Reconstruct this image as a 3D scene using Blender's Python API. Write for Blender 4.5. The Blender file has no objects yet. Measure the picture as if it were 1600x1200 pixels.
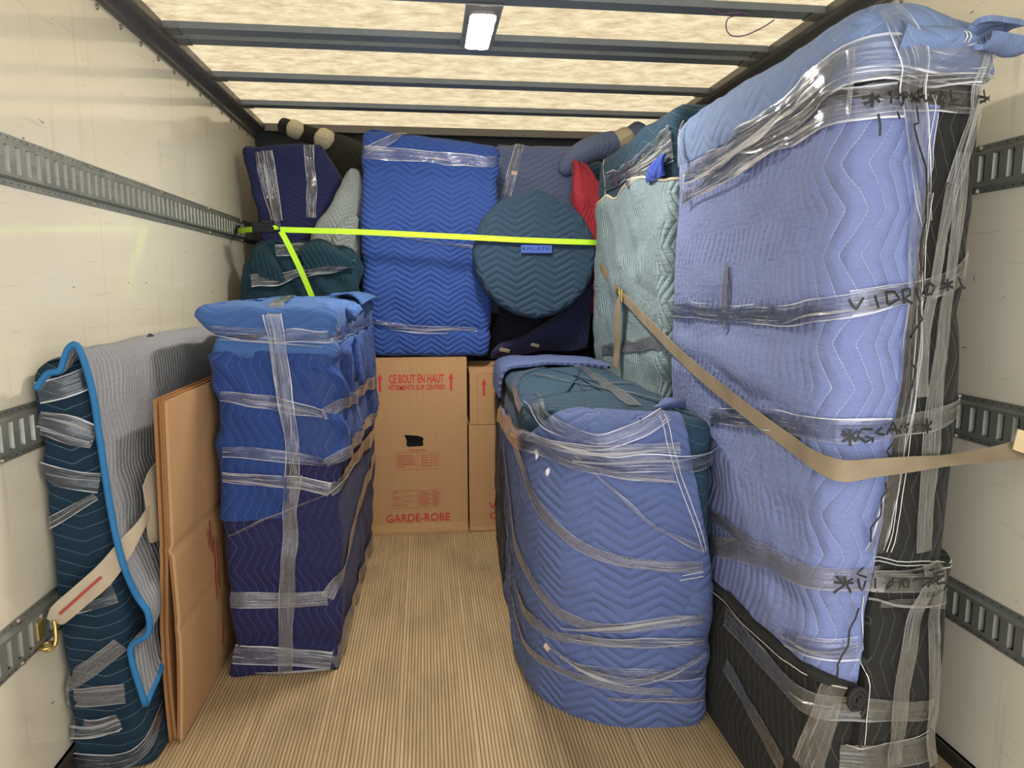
import bpy, bmesh, math, random
import numpy as np
from mathutils import Vector, Matrix
from mathutils.bvhtree import BVHTree
random.seed(7)
scn = bpy.context.scene
COL = scn.collection

# ------------------------------------------------------------ camera, world, light, exposure
FPX = 1110.0
pitch = math.atan(153 / 1110); yaw = math.atan(135 / math.hypot(1110, 153))
cam = bpy.data.objects.new('camera', bpy.data.cameras.new('camera'))
cam.data.sensor_width = 36.0; cam.data.lens = FPX / 1600 * 36.0
cam.data.clip_start = 0.02; cam.data.clip_end = 500
cam.location = (0, 0, 1.36)
cam.rotation_euler = (math.pi / 2 - pitch, 0, -yaw)
COL.objects.link(cam); scn.camera = cam

world = bpy.data.worlds.new('sky'); scn.world = world; world.use_nodes = True
wn = world.node_tree.nodes; wl = world.node_tree.links
bg = wn['Background']
bg.inputs[0].default_value = (0.97, 0.98, 1.0, 1); bg.inputs[1].default_value = 2.35
sun = bpy.data.objects.new('sun', bpy.data.lights.new('sun', 'SUN'))
sun.data.energy = 2.5; sun.data.angle = math.radians(20); sun.data.color = (1.0, 0.93, 0.82)
sun.rotation_euler = (math.radians(25), math.radians(-15), 0)
COL.objects.link(sun)
scn.view_settings.view_transform = 'Standard'; scn.view_settings.look = 'None'
scn.view_settings.gamma = 1.0; scn.view_settings.use_curve_mapping = False
scn.view_settings.exposure = 0.29
try:
    scn.cycles.transparent_max_bounces = 16; scn.cycles.max_bounces = 10; scn.cycles.diffuse_bounces = 6
except Exception:
    pass

# ------------------------------------------------------------ dimensions of the truck body
XL, XR, YB, YF, ZC = -1.02, 1.48, 4.66, 0.1, 2.337

# ------------------------------------------------------------ numpy noise
_T = np.random.RandomState(3).rand(64, 64, 64).astype(np.float64)
def vn(P):
    P = np.asarray(P); i = np.floor(P).astype(int); f = P - i; f = f * f * (3 - 2 * f)
    x0, y0, z0 = i[..., 0] & 63, i[..., 1] & 63, i[..., 2] & 63
    x1, y1, z1 = (x0 + 1) & 63, (y0 + 1) & 63, (z0 + 1) & 63
    fx, fy, fz = f[..., 0], f[..., 1], f[..., 2]
    a = _T[x0, y0, z0] * (1 - fx) + _T[x1, y0, z0] * fx; b = _T[x0, y1, z0] * (1 - fx) + _T[x1, y1, z0] * fx
    c = _T[x0, y0, z1] * (1 - fx) + _T[x1, y0, z1] * fx; d = _T[x0, y1, z1] * (1 - fx) + _T[x1, y1, z1] * fx
    return ((a * (1 - fy) + b * fy) * (1 - fz) + (c * (1 - fy) + d * fy) * fz) * 2 - 1
def fbm(P, sc, o=3):
    P = np.asarray(P); s = 0; a = 1.0
    for k in range(o):
        s = s + a * vn(P * np.asarray(sc) * 2 ** k + 17.3 * k); a *= 0.5
    return s
def uvn(U, W, su, sw, o=3, seed=0.0):
    return fbm(np.stack([U * su, W * sw, np.full_like(U, seed)], -1), 1.0, o)

# ------------------------------------------------------------ materials
def new_mat(name):
    m = bpy.data.materials.new(name); m.use_nodes = True
    return m, m.node_tree.nodes, m.node_tree.links, m.node_tree.nodes['Principled BSDF']
class NG:
    def __init__(s, m): s.n = m.node_tree.nodes; s.l = m.node_tree.links
    def _set(s, sock, v):
        if v is None: return
        if hasattr(v, 'links') or isinstance(v, bpy.types.NodeSocket): s.l.new(v, sock)
        else: sock.default_value = v
    def math(s, op, a, b=None, c=None, clamp=False):
        n = s.n.new('ShaderNodeMath'); n.operation = op; n.use_clamp = clamp
        s._set(n.inputs[0], a); s._set(n.inputs[1], b); s._set(n.inputs[2], c); return n.outputs[0]
    def mix(s, f, a, b, mode='MIX'):
        n = s.n.new('ShaderNodeMix'); n.data_type = 'RGBA'; n.blend_type = mode
        s._set(n.inputs[0], f); s._set(n.inputs[6], a); s._set(n.inputs[7], b); return n.outputs[2]
    def noise(s, vec, scale, detail=3, rough=0.5):
        n = s.n.new('ShaderNodeTexNoise'); s._set(n.inputs['Vector'], vec)
        n.inputs['Scale'].default_value = scale; n.inputs['Detail'].default_value = detail
        n.inputs['Roughness'].default_value = rough; return n.outputs['Fac']
    def rng(s, v, a, b, c=0.0, d=1.0, smooth=False):
        n = s.n.new('ShaderNodeMapRange'); n.interpolation_type = 'SMOOTHSTEP' if smooth else 'LINEAR'
        s._set(n.inputs[0], v)
        for i, x in enumerate((a, b, c, d)): s._set(n.inputs[i + 1], x)
        return n.outputs[0]
    def vec(s, v, scale=(1, 1, 1), loc=(0, 0, 0)):
        n = s.n.new('ShaderNodeMapping'); s._set(n.inputs[0], v)
        n.inputs['Scale'].default_value = scale; n.inputs['Location'].default_value = loc; return n.outputs[0]
    def tex(s, which='UV'):
        return s.n.new('ShaderNodeTexCoord').outputs[which]
    def xyz(s, v):
        n = s.n.new('ShaderNodeSeparateXYZ'); s._set(n.inputs[0], v); return n.outputs
    def bump(s, h, strength=1.0, dist=0.01, normal=None):
        n = s.n.new('ShaderNodeBump'); n.inputs['Strength'].default_value = strength
        n.inputs['Distance'].default_value = dist; s._set(n.inputs['Height'], h)
        if normal is not None: s._set(n.inputs['Normal'], normal)
        return n.outputs[0]
def srgb(r, g, b):
    f = lambda c: (c / 255 / 12.92) if c / 255 <= 0.04045 else ((c / 255 + 0.055) / 1.055) ** 2.4
    return (f(r), f(g), f(b), 1.0)
def plain(name, col, rough=0.6, metal=0.0, var=0.08, scale=20, bump=0.0, spec=0.5):
    m, n, l, p = new_mat(name); g = NG(m)
    o = g.tex('Object'); nz = g.noise(o, scale, 4)
    c = g.mix(1.0, col, g.mix(nz, (1 - var,) * 3 + (1,), (1 + var,) * 3 + (1,)), 'MULTIPLY')
    l.new(c, p.inputs['Base Color']); p.inputs['Roughness'].default_value = rough; p.inputs['Metallic'].default_value = metal
    p.inputs['Specular IOR Level'].default_value = spec
    if bump: l.new(g.bump(nz, bump, 0.004), p.inputs['Normal'])
    return m
def quilt(name, col, thread=(0.5, 0.55, 0.65, 1), S=0.03, P=0.1, slope=0.5, vertical=False, vis=0.5, tw=0.0011,
          depth=0.006, strength=0.9, flat=0.04, wrinkle=0.5, dirt=0.0, loc=(0, 0, 0), rough=0.85):
    m, n, l, p = new_mat(name); g = NG(m)
    uv = g.vec(g.tex('UV'), loc=loc); x = g.xyz(uv)
    warp = g.math('MULTIPLY', g.math('SUBTRACT', g.noise(uv, 7, 2), 0.5), 0.02)
    u, v = (x[1], x[0]) if vertical else (x[0], x[1])
    t = g.math('PINGPONG', u, P)
    t = g.math('MINIMUM', g.math('MAXIMUM', t, P * flat), P * (1 - flat))
    w = g.math('ADD', g.math('ADD', v, warp), g.math('MULTIPLY', t, slope))
    d = g.math('PINGPONG', w, S / 2)
    line = g.rng(d, tw * 0.5, tw * 1.4, 1.0, 0.0)
    dash = g.rng(g.math('PINGPONG', u, 0.004), 0.0008, 0.0014, 0.35, 1.0)
    fade = g.rng(g.noise(uv, 3.0, 2), 0.35, 0.6, 0.45, 1.0)
    line = g.math('MULTIPLY', g.math('MULTIPLY', line, dash), g.math('MULTIPLY', fade, vis))
    puff = g.math('POWER', g.math('DIVIDE', d, S / 2), 0.42)
    wr = g.noise(g.vec(uv, (22, 75, 1) if vertical else (75, 22, 1)), 1.0, 4, 0.6); wr2 = g.noise(g.vec(uv, (1.0, 1.0, 1)), 9, 3)
    h = g.math('ADD', puff, g.math('ADD', g.math('MULTIPLY', wr, wrinkle), g.math('MULTIPLY', wr2, wrinkle * 1.5)))
    nv = g.noise(uv, 2.2, 4); weave = g.noise(g.vec(uv, (1, 1, 1)), 420, 2)
    c = g.mix(1.0, col, g.mix(nv, (0.84, 0.84, 0.85, 1), (1.14, 1.14, 1.14, 1)), 'MULTIPLY')
    c = g.mix(1.0, c, g.mix(weave, (0.9,) * 3 + (1,), (1.1,) * 3 + (1,)), 'MULTIPLY')
    if dirt:
        c = g.mix(g.math('MULTIPLY', g.rng(g.noise(g.vec(uv, (3, 1, 1)), 3.1, 5), 0.55, 0.75), dirt), c, (0.18, 0.15, 0.12, 1))
    c = g.mix(line, c, thread)
    l.new(c, p.inputs['Base Color']); p.inputs['Roughness'].default_value = rough
    p.inputs['Specular IOR Level'].default_value = 0.25
    p.inputs['Sheen Weight'].default_value = 0.04; p.inputs['Sheen Roughness'].default_value = 0.5
    l.new(g.bump(h, strength, depth), p.inputs['Normal'])
    return m
def film(name, base=0.10, streak=0.5, tint=(0.92, 0.93, 0.96, 1), seed=0.0, rough=0.10, fold_shine=0.85):
    """clear stretch film: mostly see-through, milky streaks and edge folds whitened to paint in its highlights, glossy crinkles"""
    m, n, l, p = new_mat(name); g = NG(m)
    uv0 = g.tex('UV'); uv = g.vec(uv0, loc=(seed, seed * 0.37, 0)); ev = g.math('ABSOLUTE', g.xyz(uv0)[1])
    rim = g.math('MULTIPLY', g.rng(ev, 0.0215, 0.0235), g.rng(g.noise(g.vec(uv, (5, 10, 1)), 1.0, 2), 0.42, 0.56, 0.05, fold_shine))
    st = g.noise(g.vec(uv, (2.5, 420, 1)), 1.0, 2, 0.5); st2 = g.noise(g.vec(uv, (7, 70, 1)), 1.0, 3, 0.6)
    lines = g.math('MULTIPLY', g.math('MULTIPLY', g.rng(st, 0.57, 0.66), g.rng(st2, 0.45, 0.60)), 2.0)
    soft = g.rng(st2, 0.5, 0.8, 0.0, 0.30)
    a = g.math('ADD', base, g.math('ADD', rim, g.math('MULTIPLY', g.math('ADD', lines, soft), streak)), clamp=True)
    p.inputs['Base Color'].default_value = tint; p.inputs['Roughness'].default_value = 0.3
    cr = g.math('ADD', g.math('MULTIPLY', g.noise(g.vec(uv, (3, 130, 1)), 1.0, 2), 1.0), g.math('MULTIPLY', g.noise(g.vec(uv, (9, 28, 1)), 1.0, 2), 0.8))
    nm = g.bump(cr, 1.0, 0.006); l.new(nm, p.inputs['Normal'])
    tr = n.new('ShaderNodeBsdfTransparent'); tr.inputs[0].default_value = (0.975, 0.975, 0.97, 1)
    tl_ = n.new('ShaderNodeBsdfTranslucent'); tl_.inputs[0].default_value = tint
    mk = n.new('ShaderNodeMixShader'); mk.inputs[0].default_value = 0.25; l.new(p.outputs[0], mk.inputs[1]); l.new(tl_.outputs[0], mk.inputs[2])
    gl = n.new('ShaderNodeBsdfGlossy'); gl.inputs[0].default_value = (1, 1, 1, 1); gl.inputs['Roughness'].default_value = rough; l.new(nm, gl.inputs['Normal'])
    fr = n.new('ShaderNodeFresnel'); fr.inputs[0].default_value = 1.5; l.new(nm, fr.inputs['Normal'])
    m1 = n.new('ShaderNodeMixShader'); l.new(a, m1.inputs[0]); l.new(tr.outputs[0], m1.inputs[1]); l.new(mk.outputs[0], m1.inputs[2])
    m2 = n.new('ShaderNodeMixShader'); l.new(g.math('MULTIPLY', fr.outputs[0], 1.25, clamp=True), m2.inputs[0]); l.new(m1.outputs[0], m2.inputs[1]); l.new(gl.outputs[0], m2.inputs[2])
    l.new(m2.outputs[0], n['Material Output'].inputs[0])
    return m

# ------------------------------------------------------------ object helpers
def link(o, parent=None):
    COL.objects.link(o)
    if parent is not None: o.parent = parent
    return o
def mesh_obj(name, verts, faces, mat, parent=None, uvs=None, smooth=False):
    me = bpy.data.meshes.new(name)
    off = Vector((0, 0, 0))
    if parent is not None:
        p = parent
        while p is not None: off += p.location; p = p.parent
    verts = [(v[0] - off.x, v[1] - off.y, v[2] - off.z) for v in verts]
    me.from_pydata(verts, [], faces)
    if uvs is not None:
        lay = me.uv_layers.new(name='UVMap'); fl = np.empty(len(me.loops) * 2)
        k = 0
        for f in uvs:
            for q in f: fl[k] = q[0]; fl[k + 1] = q[1]; k += 2
        lay.data.foreach_set('uv', fl)
    if smooth: me.polygons.foreach_set('use_smooth', [True] * len(me.polygons))
    me.update()
    o = bpy.data.objects.new(name, me)
    if isinstance(mat, (list, tuple)):
        for q in mat: me.materials.append(q)
    else: me.materials.append(mat)
    return link(o, parent)
def tag(o, label=None, cat=None, group=None, kind=None):
    if label: o['label'] = label
    if cat: o['category'] = cat
    if group: o['group'] = group
    if kind: o['kind'] = kind
    return o
def thing(name, label, cat, loc=(0, 0, 0), group=None):
    o = bpy.data.objects.new(name, None); o.location = loc; o.empty_display_size = 0.1
    link(o); return tag(o, label, cat, group)
class MB:
    def __init__(s): s.v = []; s.f = []
    def box(s, x0, x1, y0, y1, z0, z1, bev=0.0):
        b = len(s.v)
        s.v += [(x, y, z) for z in (z0, z1) for y in (y0, y1) for x in (x0, x1)]
        s.f += [[b + i for i in q] for q in ((0, 2, 3, 1), (4, 5, 7, 6), (0, 1, 5, 4), (2, 6, 7, 3), (0, 4, 6, 2), (1, 3, 7, 5))]
        return s
    def prism(s, poly, axis, a0, a1):
        """poly: 2-D outline in the two other axes, extruded along axis from a0 to a1"""
        b = len(s.v); n = len(poly)
        def mk(p, a):
            return {0: (a, p[0], p[1]), 1: (p[0], a, p[1]), 2: (p[0], p[1], a)}[axis]
        s.v += [mk(p, a0) for p in poly] + [mk(p, a1) for p in poly]
        s.f.append([b + i for i in range(n)][::-1]); s.f.append([b + n + i for i in range(n)])
        for i in range(n):
            j = (i + 1) % n; s.f.append([b + i, b + j, b + n + j, b + n + i])
        return s
    def cyl(s, c, ax, r, h, n=12, r2=None):
        ax = Vector(ax).normalized(); t = ax.orthogonal().normalized(); q = ax.cross(t); c = Vector(c); b = len(s.v)
        r2 = r if r2 is None else r2
        for k, rr in ((0, r), (1, r2)):
            for i in range(n):
                a = 2 * math.pi * i / n
                s.v.append(tuple(c + ax * (h * k) + (t * math.cos(a) + q * math.sin(a)) * rr))
        s.f.append([b + i for i in range(n)][::-1]); s.f.append([b + n + i for i in range(n)])
        for i in range(n):
            j = (i + 1) % n; s.f.append([b + i, b + j, b + n + j, b + n + i])
        return s
    def build(s, name, mat, parent=None, bevel=0.0, smooth=False):
        o = mesh_obj(name, s.v, s.f, mat, parent, smooth=smooth)
        bm = bmesh.new(); bm.from_mesh(o.data); bmesh.ops.recalc_face_normals(bm, faces=bm.faces)
        if bevel:
            bmesh.ops.bevel(bm, geom=list(bm.edges), offset=bevel, segments=2, affect='EDGES', profile=0.6)
        bm.to_mesh(o.data); bm.free(); return o
def catmull(pts, n):
    P = np.array(pts, float); m = len(P); out = []
    for i in range(m - 1):
        p0, p1, p2, p3 = P[max(i - 1, 0)], P[i], P[i + 1], P[min(i + 2, m - 1)]
        for k in range(n):
            t = k / n
            out.append(0.5 * ((2 * p1) + (-p0 + p2) * t + (2 * p0 - 5 * p1 + 4 * p2 - p3) * t * t + (-p0 + 3 * p1 - 3 * p2 + p3) * t ** 3))
    out.append(P[-1]); return np.array(out)
def tube(name, path, r, mat, parent=None, n=8, radii=None):
    P = [Vector(p) for p in path]; vs = []; fs = []; t0 = None
    for i, p in enumerate(P):
        d = (P[min(i + 1, len(P) - 1)] - P[max(i - 1, 0)]).normalized()
        t0 = d.orthogonal().normalized() if t0 is None else (t0 - d * t0.dot(d)).normalized()
        b = d.cross(t0); rr = radii[i] if radii is not None else r
        for k in range(n):
            a = 2 * math.pi * k / n; vs.append(tuple(p + (t0 * math.cos(a) + b * math.sin(a)) * rr))
    for i in range(len(P) - 1):
        for k in range(n):
            j = (k + 1) % n; fs.append([i * n + k, i * n + j, (i + 1) * n + j, (i + 1) * n + k])
    fs.append(list(range(n))[::-1]); fs.append([(len(P) - 1) * n + k for k in range(n)])
    return mesh_obj(name, vs, fs, mat, parent, smooth=True)

# ------------------------------------------------------------ soft wrapped bodies
class Body:
    """closed soft block lofted through 3-D corner polygons; u runs round it, w up it (metres)"""
    def __init__(s, levels, rad, axis=(0, 0, 1), res=0.02, rt=0.04, dome=0.0, disp=None, rb=0.0, hollow=False):
        L = np.array(levels, float); n = L.shape[1]; axis = np.array(axis, float)
        ref = L[len(L) // 2]; rad = [rad] * n if np.isscalar(rad) else rad
        cnt = []
        for i in range(n):
            cnt.append(max(1, int(np.linalg.norm(ref[(i + 1) % n] - ref[i]) / res)))
        def outl(C):
            pts = []
            for i in range(n):
                c, p, q = C[i], C[i - 1], C[(i + 1) % n]
                lp, lq = np.linalg.norm(p - c), np.linalg.norm(q - c)
                a = c + (p - c) * min(rad[i] / lp, 0.5); b = c + (q - c) * min(rad[i] / lq, 0.5)
                k = max(2, min(8, int(rad[i] / res * 1.5) + 2)) if rad[i] > 0 else 1
                if rad[i] > 0:
                    for t in np.linspace(0, 1, k, endpoint=False): pts.append((1 - t) ** 2 * a + 2 * t * (1 - t) * c + t * t * b)
                else: pts.append(c)
                d = C[(i + 1) % n]; lr = np.linalg.norm(d - c); a2 = d + (c - d) * min(rad[(i + 1) % n] / lr, 0.5)
                st = b if rad[i] > 0 else c
                m = cnt[i]
                for t in np.linspace(0, 1, m, endpoint=False)[(0 if rad[i] > 0 else 1):]: pts.append(st + (a2 - st) * t)
            return np.array(pts)
        O = [outl(C) for C in L]
        rows = []
        for a in range(len(O) - 1):
            m = max(1, int(np.linalg.norm(L[a + 1].mean(0) - L[a].mean(0)) / res))
            for t in np.linspace(0, 1, m, endpoint=False): rows.append(O[a] * (1 - t) + O[a + 1] * t)
        rows.append(O[-1])
        def inward(R):
            T = np.roll(R, -1, 0) - np.roll(R, 1, 0); N = np.cross(T, axis); N /= np.linalg.norm(N, axis=1)[:, None] + 1e-9
            return -N
        def rounding(R, r, sgn):
            I = inward(R); k = max(2, int(r * 1.6 / res) + 1); return [R + I * r * (1 - math.cos(t)) + axis * sgn * r * math.sin(t) for t in np.linspace(0, math.pi / 2, k + 1)[1:]]
        nb = 0
        if rb > 0:
            ex = rounding(rows[0], rb, -1)[::-1]; rows = ex + rows; nb = len(ex)
        if rt > 0: rows += rounding(rows[-1], rt, 1)
        s.nside = len(rows)
        R = rows[-1]; c = R.mean(0); ext = np.linalg.norm(R - c, axis=1).mean(); kk = max(3, int(ext / res / 1.3))
        cap = [c + (R - c) * f + axis * dome * (1 - f * f) for f in np.linspace(1, 0.02, kk)[1:]]
        R0 = rows[0]; c0 = R0.mean(0); bot = [c0 + (R0 - c0) * f for f in (0.02, 0.5)]
        s.nb = len(bot)
        V = np.array(bot + rows + cap)
        N = s._norm(V, axis)
        seg = np.linalg.norm(np.roll(ref_o := outl(ref), -1, 0) - ref_o, axis=1)
        u = np.concatenate([[0], np.cumsum(seg)]); s.Lu = u[-1]; s.u = u[:-1]
        dw = np.linalg.norm(np.diff(V, axis=0), axis=2).mean(1); w = np.concatenate([[0], np.cumsum(dw)])
        s.w = w - w[s.nb]; s.axis = axis
        U, W = np.meshgrid(s.u, s.w)
        if disp is not None:
            fade = np.ones(len(s.w)); fade[:s.nb] = 0
            V = V + N * (disp(U, W, V) * fade[:, None])[..., None]
        s.V = V; s.N = s._norm(V, axis)
        s.H = s.w[s.nb + s.nside - 1]
    def _norm(s, V, axis):
        du = np.roll(V, -1, 1) - np.roll(V, 1, 1); dv = np.gradient(V, axis=0)
        N = np.cross(du, dv); return N / (np.linalg.norm(N, axis=2)[..., None] + 1e-12)
    def sample(s, u, w):
        u = np.mod(np.asarray(u, float), s.Lu); w = np.clip(w, 0, s.w[-1])
        ue = np.concatenate([s.u, [s.Lu]]); i = np.clip(np.searchsorted(ue, u, side='right') - 1, 0, len(s.u) - 1)
        fu = (u - ue[i]) / (ue[i + 1] - ue[i] + 1e-12); i2 = (i + 1) % len(s.u)
        j = np.clip(np.searchsorted(s.w, w, side='right') - 1, 0, len(s.w) - 2); fw = (w - s.w[j]) / (s.w[j + 1] - s.w[j] + 1e-12)
        def bl(A):
            fu_, fw_ = fu[..., None], fw[..., None]
            return (A[j, i] * (1 - fu_) + A[j, i2] * fu_) * (1 - fw_) + (A[j + 1, i] * (1 - fu_) + A[j + 1, i2] * fu_) * fw_
        N = bl(s.N); return bl(s.V), N / (np.linalg.norm(N, axis=-1)[..., None] + 1e-12)
    def build(s, name, mat, parent=None, capuv=(0, 1)):
        V = s.V; nr, nc = V.shape[:2]; vs = V.reshape(-1, 3); fs = []; uvs = []
        ue = np.concatenate([s.u, [s.Lu]]); capj = s.nb + s.nside - 1; H = s.H
        mx, my = capuv; top = V[capj]; o0 = top.mean(0)
        for j in range(nr - 1):
            for i in range(nc):
                i2 = (i + 1) % nc
                fs.append((j * nc + i, j * nc + i2, (j + 1) * nc + i2, (j + 1) * nc + i))
                if j >= capj:
                    uvs.append([(V[a, b][mx] + 3, V[a, b][my] + 3) for a, b in ((j, i), (j, i2), (j + 1, i2), (j + 1, i))])
                else:
                    uvs.append([(ue[i], s.w[j]), (ue[i + 1], s.w[j]), (ue[i + 1], s.w[j + 1]), (ue[i], s.w[j + 1])])
        fs.append([(nr - 1) * nc + i for i in range(nc)]); uvs.append([(V[nr - 1, i][mx] + 3, V[nr - 1, i][my] + 3) for i in range(nc)])
        fs.append([i for i in range(nc)][::-1]); uvs.append([(0, 0)] * nc)
        o = mesh_obj(name, vs, fs, mat, parent, uvs, True); s.obj = o
        s.tris = (vs, fs[:-2]); return o
def lerp_poly(pts, t):
    P = np.array(pts, float); x = np.linspace(0, 1, len(P)) if P.shape[1] == 2 else P[:, 2]
    return np.stack([np.interp(t, x, P[:, 0]), np.interp(t, x, P[:, 1])], -1)
def grid_mesh(name, G, UV, mat, parent, thick=0.0, N=None, smooth=True):
    """open sheet from a grid of points, given a real thickness along its normals"""
    r, c = G.shape[:2]
    if N is None:
        N = np.cross(np.gradient(G, axis=1), np.gradient(G, axis=0)); N /= np.linalg.norm(N, axis=2)[..., None] + 1e-12
    vs = list(G.reshape(-1, 3)); fs = []; uvs = []
    q = lambda j, i: (UV[j, i, 0], UV[j, i, 1])
    for j in range(r - 1):
        for i in range(c - 1):
            fs.append((j * c + i, j * c + i + 1, (j + 1) * c + i + 1, (j + 1) * c + i)); uvs.append([q(j, i), q(j, i + 1), q(j + 1, i + 1), q(j + 1, i)])
    if thick:
        b = len(vs); vs += list((G - N * thick).reshape(-1, 3))
        for j in range(r - 1):
            for i in range(c - 1):
                fs.append((b + j * c + i, b + (j + 1) * c + i, b + (j + 1) * c + i + 1, b + j * c + i + 1)); uvs.append([q(j, i), q(j + 1, i), q(j + 1, i + 1), q(j, i + 1)])
        ring = [(0, i) for i in range(c)] + [(j, c - 1) for j in range(1, r)] + [(r - 1, i) for i in range(c - 2, -1, -1)] + [(j, 0) for j in range(r - 2, 0, -1)]
        b2 = len(vs); m = len(ring)
        vs += [vs[a[0] * c + a[1]] for a in ring] + [vs[b + a[0] * c + a[1]] for a in ring]
        for k in range(m):
            a, d = ring[k], ring[(k + 1) % m]; k2 = (k + 1) % m
            fs.append((b2 + k, b2 + m + k, b2 + m + k2, b2 + k2)); uvs.append([q(*a), q(*a), q(*d), q(*d)])
    o = mesh_obj(name, vs, fs, mat, parent, uvs, smooth); o['_front'] = (r - 1) * (c - 1); return o
def patch(name, body, bottom, top, mat, parent, off=0.012, res=0.018, disp=None, bulge=0.0, uvoff=(0, 0)):
    """blanket layer lying over a body between two (u, w) polylines"""
    bt, tp = np.array(bottom, float), np.array(top, float)
    lu = max(np.abs(np.diff(bt[:, 0])).sum(), np.abs(np.diff(tp[:, 0])).sum()); lw = max(abs(tp[:, 1].max() - bt[:, 1].min()), 0.05)
    nu, nw = max(4, int(lu / res)), max(4, int(lw / res))
    t = np.linspace(0, 1, nu); B, T = lerp_poly(bottom, t), lerp_poly(top, t)
    k = np.linspace(0, 1, nw)[:, None, None]; Q = B[None] * (1 - k) + T[None] * k
    Pn, N = body.sample(Q[..., 0], Q[..., 1])
    tt, kk = np.meshgrid(t, np.linspace(0, 1, nw)); edge = np.minimum(np.minimum(tt * lu, (1 - tt) * lu), np.minimum(kk * lw, (1 - kk) * lw))
    e = np.clip(edge / 0.02, 0, 1); prof = 0.55 + 0.45 * np.sqrt(1 - (1 - e) ** 2)
    d = off * prof + bulge * np.sin(np.pi * kk)
    if disp is not None: d = d + disp(Q[..., 0], Q[..., 1], Pn) * np.clip(edge / 0.03, 0.2, 1)
    d = np.maximum(d, off * 0.8)
    G = Pn + N * d[..., None]
    o = grid_mesh(name, G, Q + np.array(uvoff), mat, parent, thick=off * 0.75, N=N)
    return o, G
def sheet(name, ctrl, mat, parent, thick=0.008, n=6, disp=None, flip=False):
    C = np.array(ctrl, float); rows = np.array([catmull(r, n) for r in C])
    G = np.stack([catmull(rows[:, i], n) for i in range(rows.shape[1])], 1)
    du = np.linalg.norm(np.diff(G, axis=1), axis=2).mean(0); dv = np.linalg.norm(np.diff(G, axis=0), axis=2).mean(1)
    U, W = np.meshgrid(np.concatenate([[0], np.cumsum(du)]), np.concatenate([[0], np.cumsum(dv)]))
    N = np.cross(np.gradient(G, axis=1), np.gradient(G, axis=0)); N /= np.linalg.norm(N, axis=2)[..., None] + 1e-12
    if flip: N = -N
    if disp is not None: G = G + N * disp(U, W, G)[..., None]
    return grid_mesh(name, G, np.stack([U, W], -1), mat, parent, thick, N), G
def sweep(name, path, radii, mat, parent, n=24, sq=(1.0, 1.0), wob=0.006, res=5, up=(0, 0, 1)):
    """quilted limb: a ring of given radius swept along a path, closed with rounded ends"""
    P = catmull(path, res); R = np.interp(np.linspace(0, 1, len(P)), np.linspace(0, 1, len(radii)), radii)
    D = np.gradient(P, axis=0); D /= np.linalg.norm(D, axis=1)[:, None]
    up = np.array(up, float); S1 = np.cross(D, up); S1 /= np.linalg.norm(S1, axis=1)[:, None]; S2 = np.cross(S1, D)
    r0 = [(0.05, -0.95), (0.5, -0.8), (0.85, -0.5)]; ext = []
    for f, k in r0: ext.append((P[0] + D[0] * R[0] * (k * 0.7), S1[0], S2[0], R[0] * f))
    for i in range(len(P)): ext.append((P[i], S1[i], S2[i], R[i]))
    for f, k in r0[::-1]: ext.append((P[-1] - D[-1] * R[-1] * (k * 0.7), S1[-1], S2[-1], R[-1] * f))
    a = np.linspace(0, -2 * np.pi, n + 1); G = np.array([c + (np.outer(np.cos(a), s1) * sq[0] + np.outer(np.sin(a), s2) * sq[1]) * r for c, s1, s2, r in ext])
    w = np.concatenate([[0], np.cumsum(np.linalg.norm(np.diff(G.mean(1), axis=0), axis=1))])
    U, W = np.meshgrid(a * max(radii), w)
    if wob:
        N = np.cross(np.gradient(G, axis=1), np.gradient(G, axis=0)); N /= np.linalg.norm(N, axis=2)[..., None] + 1e-9
        d = uvn(np.cos(a)[None] * 1.0 + 0 * U, W * 1.0, 2, 9) * wob; d[:, -1] = d[:, 0]
        G = G + N * d[..., None]
    return grid_mesh(name, G, np.stack([U, W], -1), mat, parent), G
def bvh_of(*objs):
    vs, fs = [], []
    for o in objs:
        mw = Vector((0, 0, 0)); p = o.parent
        while p is not None: mw += p.location; p = p.parent
        b = len(vs); vs += [v.co + mw for v in o.data.vertices]
        k = o.get('_front'); polys = o.data.polygons
        for i, f in enumerate(polys):
            if k is not None and i >= k: break
            if len(f.vertices) <= 4: fs.append([b + j for j in f.vertices])
    return BVHTree.FromPolygons(vs, fs)
def outermost(bvh, p, hint=None):
    h = bvh.find_nearest(p); n_ = h[1]
    r = bvh.ray_cast(h[0] + n_ * 0.10, -n_, 0.14)
    return (r[0], r[1]) if r[0] is not None and r[1].dot(n_) > 0.2 else (h[0], n_)
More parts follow.
